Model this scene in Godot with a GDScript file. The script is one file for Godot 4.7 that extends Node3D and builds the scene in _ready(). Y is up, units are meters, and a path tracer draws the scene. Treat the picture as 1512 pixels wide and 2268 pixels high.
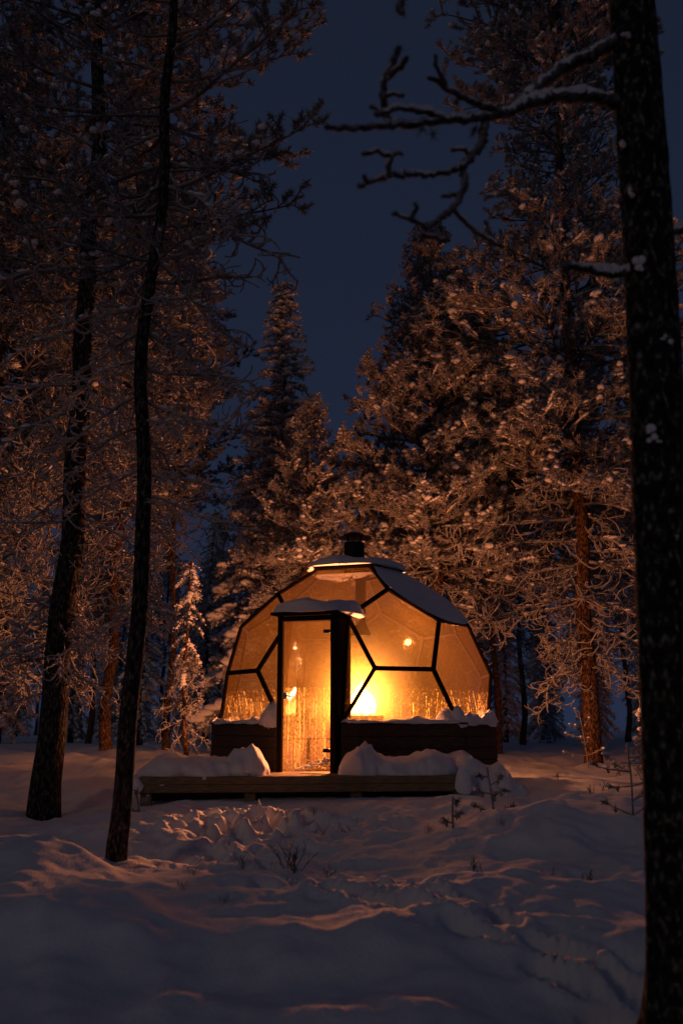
extends Node3D
# A glass igloo lit from inside by its fire, in a snowy pine forest at nightfall.

const UP := Vector3.UP
const DC := Vector3(0.2, 0.0, -13.3)      # axis of the igloo on the ground
const FLOOR_Y := 0.5
const FACE := 108.0                        # azimuth that the door faces (from +x towards +z)

var M := {}
var taken := {}
var n_low := FastNoiseLite.new()
var n_mid := FastNoiseLite.new()
var n_fine := FastNoiseLite.new()
var n_rough := FastNoiseLite.new()
var n_bark := FastNoiseLite.new()
var ico_v := PackedVector3Array()
var ico_f := PackedInt32Array()
var boughs := {}


# ---------------------------------------------------------------- mesh building
class MB:
	var v := PackedVector3Array()
	var n := PackedVector3Array()
	var c := PackedColorArray()
	var uv := PackedVector2Array()
	var i := PackedInt32Array()

	func put(p: Vector3, nn: Vector3, col: Color, t := Vector2.ZERO) -> int:
		v.append(p); n.append(nn); c.append(col); uv.append(t)
		return v.size() - 1

	# a flat polygon; out: a direction on its front side
	func face(pts: Array, out: Vector3, col := Color.WHITE, uvs := []) -> void:
		var nn := Vector3.ZERO
		for k in range(1, pts.size() - 1):
			nn += (pts[k] - pts[0]).cross(pts[k + 1] - pts[0])
		nn = nn.normalized()
		var flip := nn.dot(out) < 0.0
		if flip:
			nn = -nn
		var s := v.size()
		for k in pts.size():
			put(pts[k], nn, col, uvs[k] if uvs.size() else Vector2(pts[k].x, pts[k].y))
		for k in range(1, pts.size() - 1):
			if flip:
				i.append_array([s, s + k, s + k + 1])
			else:
				i.append_array([s, s + k + 1, s + k])

	# chamfered box
	func box(xf: Transform3D, size: Vector3, b := 0.006, col := Color.WHITE) -> void:
		var h := size * 0.5
		b = minf(b, minf(h.x, minf(h.y, h.z)) * 0.45)
		var mid := xf.origin
		var P := func(x, y, z, ax) -> Vector3:
			var p := Vector3(x * (h.x - (0.0 if ax == 0 else b)), y * (h.y - (0.0 if ax == 1 else b)), z * (h.z - (0.0 if ax == 2 else b)))
			return xf * p
		for s in [-1.0, 1.0]:
			for f in [[P.call(s, -1, -1, 0), P.call(s, 1, -1, 0), P.call(s, 1, 1, 0), P.call(s, -1, 1, 0)],
					[P.call(-1, s, -1, 1), P.call(1, s, -1, 1), P.call(1, s, 1, 1), P.call(-1, s, 1, 1)],
					[P.call(-1, -1, s, 2), P.call(1, -1, s, 2), P.call(1, 1, s, 2), P.call(-1, 1, s, 2)]]:
				face(f, (f[0] + f[2]) * 0.5 - mid, col)
			for q in [-1.0, 1.0]:
				for f in [[P.call(s, q, -1, 0), P.call(s, q, 1, 0), P.call(s, q, 1, 1), P.call(s, q, -1, 1)],
						[P.call(-1, s, q, 1), P.call(1, s, q, 1), P.call(1, s, q, 2), P.call(-1, s, q, 2)],
						[P.call(s, -1, q, 0), P.call(s, 1, q, 0), P.call(s, 1, q, 2), P.call(s, -1, q, 2)]]:
					face(f, (f[0] + f[2]) * 0.5 - mid, col)
				for r in [-1.0, 1.0]:
					var t := [P.call(s, q, r, 0), P.call(s, q, r, 1), P.call(s, q, r, 2)]
					face(t, t[0] - mid, col)

	# a square bar between two points, its width across the given normal
	func bar(a: Vector3, b: Vector3, w: float, d: float, nrm: Vector3, col := Color.WHITE) -> void:
		var x := (b - a).normalized()
		var y := (nrm - x * nrm.dot(x)).normalized()
		box(Transform3D(Basis(x, y, x.cross(y)), (a + b) * 0.5), Vector3(a.distance_to(b), d, w), 0.005, col)

	# a tube along a path; colour runs from ca to cb by facing up
	func tube(path: PackedVector3Array, rad: PackedFloat32Array, sides: int, ca: Color, cb: Color, bias: float, rng: RandomNumberGenerator, lump := 0.0, tip := true) -> void:
		var t0 := (path[1] - path[0]).normalized()
		var u := t0.cross(Vector3.UP if absf(t0.y) < 0.9 else Vector3.RIGHT).normalized()
		var s := v.size()
		var count := path.size()
		for k in count:
			var t := (path[mini(k + 1, count - 1)] - path[maxi(k - 1, 0)]).normalized()
			u = (u - t * u.dot(t)).normalized()
			var w := t.cross(u)
			for j in sides:
				var a := TAU * j / sides
				var d := u * cos(a) + w * sin(a)
				var r := rad[k] * (1.0 + lump * rng.randf_range(-1.0, 1.0))
				put(path[k] + d * r, d, ca.lerp(cb, clampf(bias + d.y * 0.35 + rng.randf_range(-0.2, 0.2), 0.0, 1.0)), Vector2(float(j) / sides, k * 0.1))
		for k in count - 1:
			for j in sides:
				var a := s + k * sides + j
				var b := s + k * sides + (j + 1) % sides
				i.append_array([a, a + sides, b, b, a + sides, b + sides])
		if tip:
			var e := path[count - 1]
			var td := (e - path[count - 2]).normalized()
			var q := put(e + td * rad[count - 1], td, ca.lerp(cb, bias))
			var l := s + (count - 1) * sides
			for j in sides:
				i.append_array([l + j, q, l + (j + 1) % sides])

	func blade(p: Vector3, d: Vector3, side: Vector3, length: float, w: float, col: Color) -> void:
		var nn := d.cross(side).normalized()
		var s := put(p - side * w, nn, col)
		put(p + side * w, nn, col)
		put(p + d * length, nn, col)
		# counter-clockwise normal of (a, b, c) is side x d = -nn, so (a, b, c) runs clockwise seen from nn
		i.append_array([s, s + 1, s + 2])


func lump(m: MB, at: Vector3, r: Vector3, rng: RandomNumberGenerator, jitter := 0.14, b := Basis.IDENTITY) -> void:
	var s := m.v.size()
	for d in ico_v:
		var k := 1.0 + rng.randf_range(-jitter, jitter)
		var p := Vector3(d.x * r.x, d.y * r.y * (0.55 if d.y < 0.0 else 1.0), d.z * r.z) * k
		m.put(at + b * p, b * Vector3(d.x / r.x, d.y / r.y, d.z / r.z).normalized(), Color.WHITE)
	for f in ico_f:
		m.i.append(s + f)


func make_ico() -> void:
	var g := (1.0 + sqrt(5.0)) / 2.0
	var v: Array[Vector3] = []
	for p in [[-1, g, 0], [1, g, 0], [-1, -g, 0], [1, -g, 0], [0, -1, g], [0, 1, g], [0, -1, -g], [0, 1, -g], [g, 0, -1], [g, 0, 1], [-g, 0, -1], [-g, 0, 1]]:
		v.append(Vector3(p[0], p[1], p[2]).normalized())
	var faces := []
	for a in 12:
		for b in range(a + 1, 12):
			for c in range(b + 1, 12):
				if v[a].distance_to(v[b]) < 1.1 and v[b].distance_to(v[c]) < 1.1 and v[a].distance_to(v[c]) < 1.1:
					faces.append([a, b, c])
	var key := {}
	var mid := func(a: int, b: int) -> int:
		var k := Vector2i(mini(a, b), maxi(a, b))
		if not key.has(k):
			v.append((v[a] + v[b]).normalized())
			key[k] = v.size() - 1
		return key[k]
	var out := []
	for f in faces:
		var ab: int = mid.call(f[0], f[1])
		var bc: int = mid.call(f[1], f[2])
		var ca: int = mid.call(f[2], f[0])
		out.append_array([[f[0], ab, ca], [f[1], bc, ab], [f[2], ca, bc], [ab, bc, ca]])
	for f in out:
		var nn := (v[f[1]] - v[f[0]]).cross(v[f[2]] - v[f[0]])
		if nn.dot(v[f[0]]) > 0.0:
			ico_f.append_array([f[0], f[2], f[1]])
		else:
			ico_f.append_array([f[0], f[1], f[2]])
	ico_v = PackedVector3Array(v)


func commit(parts: Array) -> ArrayMesh:      # [[MB, material], ...]
	var am := ArrayMesh.new()
	for p in parts:
		var m: MB = p[0]
		if m.i.is_empty():
			continue
		var a := []
		a.resize(Mesh.ARRAY_MAX)
		a[Mesh.ARRAY_VERTEX] = m.v
		a[Mesh.ARRAY_NORMAL] = m.n
		a[Mesh.ARRAY_COLOR] = m.c
		a[Mesh.ARRAY_TEX_UV] = m.uv
		a[Mesh.ARRAY_INDEX] = m.i
		am.add_surface_from_arrays(Mesh.PRIMITIVE_TRIANGLES, a)
		am.surface_set_material(am.get_surface_count() - 1, p[1])
	return am


# ---------------------------------------------------------------- naming
func numbered(called: String) -> String:
	taken[called] = taken.get(called, -1) + 1
	return called if taken[called] == 0 else "%s_%03d" % [called, taken[called]]


func meta(o: Node, label: String, category: String, group := "") -> void:
	o.set_meta("label", label)
	o.set_meta("category", category)
	if group:
		o.set_meta("group", group)


func thing(called: String, label: String, category: String, at := Vector3.ZERO, turn := 0.0, group := "") -> Node3D:
	var o := Node3D.new()
	o.name = numbered(called)
	add_child(o)
	o.position = at
	o.rotation.y = turn
	meta(o, label, category, group)
	return o


func part(called: String, mesh: Mesh, parent: Node3D, stuff := false) -> MeshInstance3D:
	var o := MeshInstance3D.new()
	o.name = called
	if parent.has_node(called):
		var k := 1
		while parent.has_node("%s_%03d" % [called, k]):
			k += 1
		o.name = "%s_%03d" % [called, k]
	o.mesh = mesh
	parent.add_child(o, true)
	if stuff:
		o.set_meta("kind", "stuff")
	return o


func solo(called: String, mesh: Mesh, label: String, category: String, group := "") -> MeshInstance3D:
	var o := part(numbered(called), mesh, self)
	if label:
		meta(o, label, category, group)
	return o


func copy(o: Node3D, label := "", group := "") -> Node3D:
	var c: Node3D = o.duplicate()
	c.name = numbered(String(o.name).rstrip("0123456789").trim_suffix("_"))
	add_child(c)
	if label:
		c.set_meta("label", label)
	if group:
		c.set_meta("group", group)
	return c


# ---------------------------------------------------------------- materials
func lin(r: float, g: float, b: float) -> Color:
	return Color(r, g, b).linear_to_srgb()


func std(called: String, col: Color, rough := 0.9) -> StandardMaterial3D:
	var m := StandardMaterial3D.new()
	m.resource_name = called
	m.albedo_color = col
	m.roughness = rough
	m.metallic_specular = 0.3
	return m


func noise(kind: int, freq: float, oct: int, sd: int) -> FastNoiseLite:
	var f := FastNoiseLite.new()
	f.noise_type = kind
	f.frequency = freq
	f.fractal_octaves = oct
	f.seed = sd
	return f


func noise_tex(f: FastNoiseLite, size := 512, ramp: Gradient = null, bumps := 0.0) -> ImageTexture:
	var im := f.get_seamless_image(size, size, false, false, 0.15)
	if bumps > 0.0:
		im.convert(Image.FORMAT_RGBA8)
		im.bump_map_to_normal_map(bumps)
		return ImageTexture.create_from_image(im)
	if ramp:
		var out := Image.create(size, size, false, Image.FORMAT_RGBA8)
		for y in size:
			for x in size:
				out.set_pixel(x, y, ramp.sample(im.get_pixel(x, y).r))
		return ImageTexture.create_from_image(out)
	return ImageTexture.create_from_image(im)


func gradient(at: Array, cols: Array) -> Gradient:
	var g := Gradient.new()
	g.offsets = PackedFloat32Array(at)
	g.colors = PackedColorArray(cols)
	return g


func film_image(w: int, h: int, sd: int, height: float, clear_top: float, fog_from: float, dots: int, drips: int, drip_top: float, drip_low: float, tint := Vector3(38, 26, 4), clear := 0.46) -> ImageTexture:
	# breath on the inside of a pane: a mist above, cleared glass with beads and runs of water below; opacity only
	var rng := RandomNumberGenerator.new()
	rng.seed = sd
	var cloud := noise(FastNoiseLite.TYPE_SIMPLEX, 0.006, 4, sd)
	var grain := noise(FastNoiseLite.TYPE_SIMPLEX, 0.2, 2, sd + 3)
	var a := PackedFloat32Array()
	a.resize(w * h)
	for y in h:
		var m := height * (1.0 - (y + 0.5) / h)
		for x in w:
			var q := cloud.get_noise_2d(x, y * 1.6)
			var edge := cloud.get_noise_2d(x * 1.7 + 900, 40) * 0.06 + q * 0.05
			var f := smoothstep(clear_top + edge, fog_from + edge, m)
			a[y * w + x] = clampf(lerpf(clear + 0.05 * maxf(0.0, grain.get_noise_2d(x, y)), 0.52 + 0.02 * q, f), 0.0, 1.0)
	for k in dots:
		var x := rng.randi_range(2, w - 3)
		var t := pow(rng.randf(), 0.8)
		var y := int((1.0 - lerpf(drip_low - 0.1, drip_top, t) / height) * h)
		var r := rng.randf_range(0.3, 1.5)
		var o := rng.randf_range(0.5, 0.8)
		for dy in range(-2, 3):
			for dx in range(-2, 3):
				var yy := clampi(y + dy, 0, h - 1)
				if dx * dx + dy * dy <= r * r:
					var at := yy * w + posmod(x + dx, w)
					a[at] = maxf(a[at], o)
	for k in drips:
		var x := rng.randf() * w
		var top := lerpf(drip_low, drip_top, 1.0 - 0.6 * pow(rng.randf(), 1.6))
		var low := maxf(drip_low - 0.05, top - rng.randf_range(0.12, 0.75) * (drip_top - drip_low) * 1.3)
		var y0 := int((1.0 - top / height) * h)
		var y1 := int((1.0 - low / height) * h)
		var wide := rng.randf_range(0.7, 1.7)
		var bead := rng.randf_range(0.01, 0.06)
		var gap := 0
		var o := rng.randf_range(0.66, 1.0)
		for y in range(maxi(y0, 0), mini(y1, h)):
			x += rng.randf_range(-0.5, 0.5)
			var ww := wide * (1.5 if y > y1 - 7 else 1.0) * rng.randf_range(0.6, 1.2)
			if gap > 0:
				gap -= 1
				continue
			if rng.randf() < bead:
				gap = rng.randi_range(3, 22)
			var oo := o * rng.randf_range(0.8, 1.0)
			for dx in range(-3, 4):
				if absf(dx) <= ww:
					var at := y * w + posmod(int(x) + dx, w)
					a[at] = maxf(a[at], oo)
	var by := PackedByteArray()
	by.resize(w * h * 4)
	for k in w * h:
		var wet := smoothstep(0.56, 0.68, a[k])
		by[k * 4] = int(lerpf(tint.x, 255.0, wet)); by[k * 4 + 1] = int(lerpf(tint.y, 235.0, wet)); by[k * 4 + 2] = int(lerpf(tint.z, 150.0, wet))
		by[k * 4 + 3] = int(clampf(a[k] * 255.0 + rng.randf(), 0.0, 255.0))
	return ImageTexture.create_from_image(Image.create_from_data(w, h, false, Image.FORMAT_RGBA8, by))


func triplanar(m: StandardMaterial3D, scale: Vector3) -> void:
	m.uv1_triplanar = true
	m.uv1_scale = scale


func make_materials() -> void:
	var t: StandardMaterial3D
	# snow: clean, finely grained
	t = std("snow", lin(0.80, 0.80, 0.80), 0.75)
	t.normal_enabled = true
	t.normal_texture = noise_tex(noise(FastNoiseLite.TYPE_SIMPLEX_SMOOTH, 0.05, 4, 5), 512, null, 5.0)
	t.normal_scale = 0.55
	triplanar(t, Vector3.ONE * 1.6)
	t.uv1_world_triplanar = true
	M.snow = t
	t = std("tree_snow", lin(0.74, 0.73, 0.74), 0.85)
	M.tree_snow = t
	# twigs and needles carry their frost in vertex colours
	t = std("twig", Color.WHITE, 0.95)
	t.vertex_color_use_as_albedo = true
	M.twig = t
	t = std("needle", Color.WHITE, 0.9)
	t.vertex_color_use_as_albedo = true
	M.needle = t
	# bark
	for b in [["bark_dark", [0.012, 0.01, 0.008], [0.06, 0.05, 0.04], [0.30, 0.29, 0.26]], ["bark_red", [0.04, 0.02, 0.011], [0.18, 0.092, 0.047], [0.36, 0.27, 0.21]]]:
		t = std(b[0], Color.WHITE, 0.95)
		var cols := []
		for k in [1, 1, 2, 3]:
			cols.append(lin(b[k][0], b[k][1], b[k][2]))
		t.albedo_texture = noise_tex(noise(FastNoiseLite.TYPE_SIMPLEX, 0.018, 5, 11), 512, gradient([0.0, 0.38, 0.62, 1.0], cols))
		t.heightmap_enabled = true
		t.heightmap_texture = noise_tex(noise(FastNoiseLite.TYPE_CELLULAR, 0.03, 3, 12), 512)
		t.heightmap_scale = 2.5
		t.vertex_color_use_as_albedo = true
		triplanar(t, Vector3(2.6, 0.9, 2.6))
		M[b[0]] = t
	t = M.bark_dark.duplicate()
	t.resource_name = "bark_near"
	t.albedo_texture = noise_tex(noise(FastNoiseLite.TYPE_SIMPLEX, 0.014, 5, 17), 512, gradient([0.0, 0.48, 0.68, 0.78, 1.0], [lin(0.011, 0.010, 0.007), lin(0.022, 0.020, 0.014), lin(0.06, 0.056, 0.034), lin(0.22, 0.22, 0.17), lin(0.5, 0.5, 0.45)]))
	t.heightmap_scale = 4.0
	triplanar(t, Vector3(3.4, 1.6, 3.4))
	M.bark_near = t
	# timber
	for b in [["dark_timber", [0.05, 0.034, 0.02], [0.12, 0.08, 0.045]], ["deck_timber", [0.16, 0.11, 0.06], [0.28, 0.20, 0.11]], ["inner_timber", [0.03, 0.018, 0.01], [0.07, 0.042, 0.022]]]:
		t = std(b[0], Color.WHITE, 0.8)
		var f := noise(FastNoiseLite.TYPE_SIMPLEX, 0.012, 5, 21)
		t.albedo_texture = noise_tex(f, 512, gradient([0.2, 0.75], [lin(b[1][0], b[1][1], b[1][2]), lin(b[2][0], b[2][1], b[2][2])]))
		t.normal_enabled = true
		t.normal_texture = noise_tex(noise(FastNoiseLite.TYPE_SIMPLEX, 0.03, 4, 22), 512, null, 4.0)
		triplanar(t, Vector3(0.7, 9.0, 9.0))
		M[b[0]] = t
	M.frame = std("frame", lin(0.02, 0.015, 0.011), 0.85)
	M.frame.specular_mode = BaseMaterial3D.SPECULAR_DISABLED
	M.iron = std("iron", lin(0.02, 0.018, 0.017), 0.55)
	M.iron.metallic = 0.6
	t = std("steel", lin(0.45, 0.44, 0.42), 0.3)
	t.metallic = 0.9
	M.steel = t
	# panes
	t = std("glass", Color(0.9, 0.78, 0.5, 0.05), 0.02)
	t.transparency = BaseMaterial3D.TRANSPARENCY_ALPHA
	t.metallic_specular = 0.5
	t.cull_mode = BaseMaterial3D.CULL_DISABLED
	M.glass = t
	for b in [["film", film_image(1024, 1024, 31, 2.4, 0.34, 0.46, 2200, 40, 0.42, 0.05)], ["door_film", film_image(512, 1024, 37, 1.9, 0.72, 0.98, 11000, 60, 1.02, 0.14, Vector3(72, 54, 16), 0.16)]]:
		t = std(b[0], Color.WHITE, 0.9)
		t.transparency = BaseMaterial3D.TRANSPARENCY_ALPHA
		t.albedo_texture = b[1]
		t.backlight_enabled = true
		t.backlight = Color(1, 1, 1)
		t.specular_mode = BaseMaterial3D.SPECULAR_DISABLED
		t.cull_mode = BaseMaterial3D.CULL_DISABLED
		M[b[0]] = t
	t = std("flame", lin(1.0, 0.55, 0.15), 1.0)
	t.emission_enabled = true
	t.emission = lin(1.0, 0.42, 0.09)
	t.emission_energy_multiplier = 26.0
	M.flame = t
	t = std("ember", lin(0.1, 0.04, 0.02), 1.0)
	t.emission_enabled = true
	t.emission = lin(1.0, 0.22, 0.03)
	t.emission_energy_multiplier = 4.0
	M.ember = t
	t = std("lamp_glow", lin(0.9, 0.7, 0.4), 1.0)
	t.emission_enabled = true
	t.emission = lin(1.0, 0.5, 0.14)
	t.emission_energy_multiplier = 14.0
	M.lamp_glow = t


# ---------------------------------------------------------------- the snow ground
func bump(x: float, z: float, cx: float, cz: float, rx: float, rz: float) -> float:
	var d := Vector2((x - cx) / rx, (z - cz) / rz).length_squared()
	return exp(-d)


# places whose height above the datum is known: x, z, height, reach
const KNOWN := [[-3.16, -10.5, 0.15, 0.9], [-1.69, -7.5, 0.085, 0.7], [4.63, -18.0, 0.43, 2.0], [-2.52, -16.0, 0.62, 1.5], [1.66, -8.2, 0.42, 0.9], [-1.31, -4.8, 0.25, 0.8], [-2.1, -6.3, 0.33, 0.8], [0.3, -5.0, 0.12, 1.0], [1.2, -3.5, -0.10, 0.7]]
var corrections := PackedFloat32Array()
var prints: Array[Vector3] = []


func ground(x: float, z: float) -> float:
	var h := raw_ground(x, z)
	for k in corrections.size():
		var a: Array = KNOWN[k]
		var q: float = Vector2(x - a[0], z - a[1]).length_squared() / (a[3] * a[3])
		if q < 9.0:
			h += corrections[k] * exp(-q)
	return h


func raw_ground(x: float, z: float) -> float:
	var d := -z
	var h := 0.06
	h = lerpf(h, 0.10, smoothstep(4.0, 8.0, d))
	h = lerpf(h, 0.31, smoothstep(8.0, 10.4, d))
	h = lerpf(h, 0.46, smoothstep(13.0, 18.0, d))
	h += 0.10 * smoothstep(-1.5, -4.0, x) * smoothstep(11.0, 15.0, d)
	var near_dome := Vector2(x - DC.x, z - DC.z).length()
	var calm := smoothstep(1.6, 3.4, near_dome)
	var deck := smoothstep(2.6, 1.6, absf(x + 0.35)) * smoothstep(1.2, 0.5, absf(z + 11.2))
	calm *= 1.0 - 0.75 * deck
	var a := n_low.get_noise_2d(x, z)
	var b := n_mid.get_noise_2d(x + 31.0, z * 1.25)
	var c := n_mid.get_noise_2d(x * 2.3 - 7.0, z * 2.6 + 5.0)
	var e := n_rough.get_noise_2d(x * 0.55 + 9.0, z * 0.6)
	h += calm * (0.11 * a + 0.075 * (0.35 - absf(b) * 1.3) + 0.034 * c + 0.034 * e * (0.4 + maxf(0.0, c + 0.3)))
	h += 0.016 * n_fine.get_noise_2d(x, z) * (0.5 + absf(c))
	# hummocks
	h += 0.30 * bump(x, z, 1.75, -8.3, 0.95, 0.55) + 0.10 * bump(x, z, 2.6, -8.0, 0.6, 0.5)
	h += 0.20 * bump(x, z, -2.2, -6.6, 0.8, 0.5) + 0.14 * bump(x, z, -1.3, -4.9, 0.9, 0.40) + 0.10 * bump(x, z, -2.9, -8.6, 1.0, 0.6)
	h += 0.12 * bump(x, z, -1.7, -7.45, 0.4, 0.35) + 0.10 * bump(x, z, -3.2, -10.4, 0.7, 0.6)
	h += 0.12 * bump(x, z, 1.0, -5.7, 1.3, 0.45) + 0.08 * bump(x, z, 0.1, -4.6, 1.1, 0.4)
	h += 0.16 * bump(x, z, -2.6, -16.0, 1.2, 1.0)
	# the trodden way from the door, and the line of a track across the front
	var r := n_rough.get_noise_2d(x, z)
	h += (0.24 * r + 0.16 * n_fine.get_noise_2d(x, z) - 0.02) * bump(x, z, -0.7, -9.15, 0.85, 0.55)
	h += (0.10 * r - 0.05) * bump(x, z, -0.95, -8.0, 0.6, 0.6)
	# a trodden trail that comes up from the right and bends to the door
	if d > 3.0 and d < 10.0:
		var cx := lerpf(-0.6, -0.15, smoothstep(9.5, 6.5, d)) + 1.5 * smoothstep(7.0, 3.5, d) + 0.12 * sin(z * 3.0)
		var off := absf(x - cx)
		if off < 0.8:
			h += (-0.035 * exp(-off * off / 0.035) + 0.014 * exp(-(off - 0.33) * (off - 0.33) / 0.012)) * (0.35 + 0.4 * r) + (0.02 * r + 0.03 * n_fine.get_noise_2d(x, z)) * exp(-off * off / 0.12)
	if d > 3.4 and d < 10.0:
		for bp in prints:
			var v := Vector2(x - bp.x, z - bp.y)
			if absf(v.x) < 0.3 and absf(v.y) < 0.3:
				v = v.rotated(-bp.z)
				var q := Vector2(v.x / 0.085, v.y / 0.17).length()
				h += -0.075 * smoothstep(1.15, 0.75, q) + 0.022 * exp(-pow((q - 1.4) / 0.35, 2.0))
	var line := z + 6.15 + 0.16 * x + 0.1 * sin(x * 2.1)
	h += (0.03 * r - 0.055) * exp(-line * line / 0.03) * smoothstep(-0.2, 0.5, x)
	h += (0.06 * r + 0.02) * bump(x, z, 2.2, -6.9, 0.9, 0.22)
	return h


func spread(from: float, to: float, step: float, far_low: float, far_high: float, grow: float) -> PackedFloat32Array:
	var low: Array[float] = []
	var s := step
	var p := from
	while p > far_low:
		s *= grow
		p -= s
		low.push_front(p)
	var out := PackedFloat32Array(low)
	p = from
	while p < to:
		out.append(p)
		p += step
	s = step
	while p < far_high:
		out.append(p)
		s *= grow
		p += s
	out.append(far_high)
	return out


func make_prints() -> void:
	var rng := RandomNumberGenerator.new()
	rng.seed = 31
	var way := resample([Vector3(-0.6, 0, -9.8), Vector3(-0.95, 0, -8.6), Vector3(-0.75, 0, -7.4), Vector3(-0.3, 0, -6.2), Vector3(0.5, 0, -5.0), Vector3(1.3, 0, -3.6)], 0.34)
	for k in range(1, way.size()):
		var t := way[k] - way[k - 1]
		var side := Vector3(-t.z, 0, t.x).normalized() * (0.12 if k % 2 else -0.12)
		prints.append(Vector3(way[k].x + side.x + rng.randf_range(-0.05, 0.05), way[k].z + side.z + rng.randf_range(-0.05, 0.05), atan2(t.x, -t.z) + rng.randf_range(-0.25, 0.25)))


func make_ground() -> void:
	make_prints()
	for a in KNOWN:
		var miss: float = a[2] - ground(a[0], a[1])
		corrections.append(miss)
	var xs := spread(-4.2, 4.0, 0.036, -140.0, 140.0, 1.12)
	var zs := spread(-11.6, -2.8, 0.036, -220.0, 6.0, 1.10)
	var m := MB.new()
	var nx := xs.size()
	var nz := zs.size()
	var hs := PackedFloat32Array()
	hs.resize(nx * nz)
	for b in nz:
		for a in nx:
			hs[b * nx + a] = ground(xs[a], zs[b])
	for b in nz:
		for a in nx:
			var a0 := maxi(a - 1, 0)
			var a1 := mini(a + 1, nx - 1)
			var b0 := maxi(b - 1, 0)
			var b1 := mini(b + 1, nz - 1)
			var nn := Vector3(-(hs[b * nx + a1] - hs[b * nx + a0]) / (xs[a1] - xs[a0]), 1.0, -(hs[b1 * nx + a] - hs[b0 * nx + a]) / (zs[b1] - zs[b0])).normalized()
			m.put(Vector3(xs[a], hs[b * nx + a], zs[b]), nn, Color.WHITE)
	for b in nz - 1:
		for a in nx - 1:
			var p := b * nx + a
			m.i.append_array([p, p + 1, p + nx, p + 1, p + nx + 1, p + nx])
	var o := solo("snow_ground", commit([[m, M.snow]]), "", "")
	o.set_meta("kind", "structure")


# ---------------------------------------------------------------- trees
const BARK := Color(0.05, 0.04, 0.032)
const FROST := Color(0.50, 0.48, 0.49)
const GREEN := Color(0.022, 0.033, 0.02)


func bent(rng: RandomNumberGenerator, from: Vector3, d: Vector3, length: float, steps: int, wobble: float, pull: Vector3) -> PackedVector3Array:
	var p := PackedVector3Array([from])
	var s := length / steps
	d = d.normalized()
	for k in steps:
		d = (d + Vector3(rng.randf_range(-1, 1), rng.randf_range(-1, 1), rng.randf_range(-1, 1)) * wobble + pull * s).normalized()
		from += d * s
		p.append(from)
	return p


func radii(count: int, a: float, b: float) -> PackedFloat32Array:
	var r := PackedFloat32Array()
	for k in count:
		r.append(lerpf(a, b, float(k) / (count - 1)))
	return r


func tuft(m: MB, sn: MB, at: Vector3, d: Vector3, rng: RandomNumberGenerator, count: int, length: float, snow: float, frost: float) -> void:
	for k in count:
		var q := (d * rng.randf_range(0.1, 1.3) + Vector3(rng.randf_range(-1, 1), rng.randf_range(-0.8, 1), rng.randf_range(-1, 1))).normalized()
		var side := q.cross(Vector3(rng.randf_range(-1, 1), rng.randf_range(-1, 1), rng.randf_range(-1, 1))).normalized()
		m.blade(at - d * rng.randf() * length * 0.9, q, side, length * rng.randf_range(0.7, 1.15), 0.0075, GREEN.lerp(FROST, clampf(frost + rng.randf_range(-0.35, 0.35), 0.0, 1.0)))
	if rng.randf() < snow:
		var r := length * rng.randf_range(0.25, 0.62)
		lump(sn, at + Vector3(0, r * 0.45, 0) + d * length * 0.2, Vector3(r * rng.randf_range(1.0, 1.35), r * rng.randf_range(0.8, 1.1), r), rng, 0.22, Basis(UP, rng.randf() * TAU))


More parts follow.
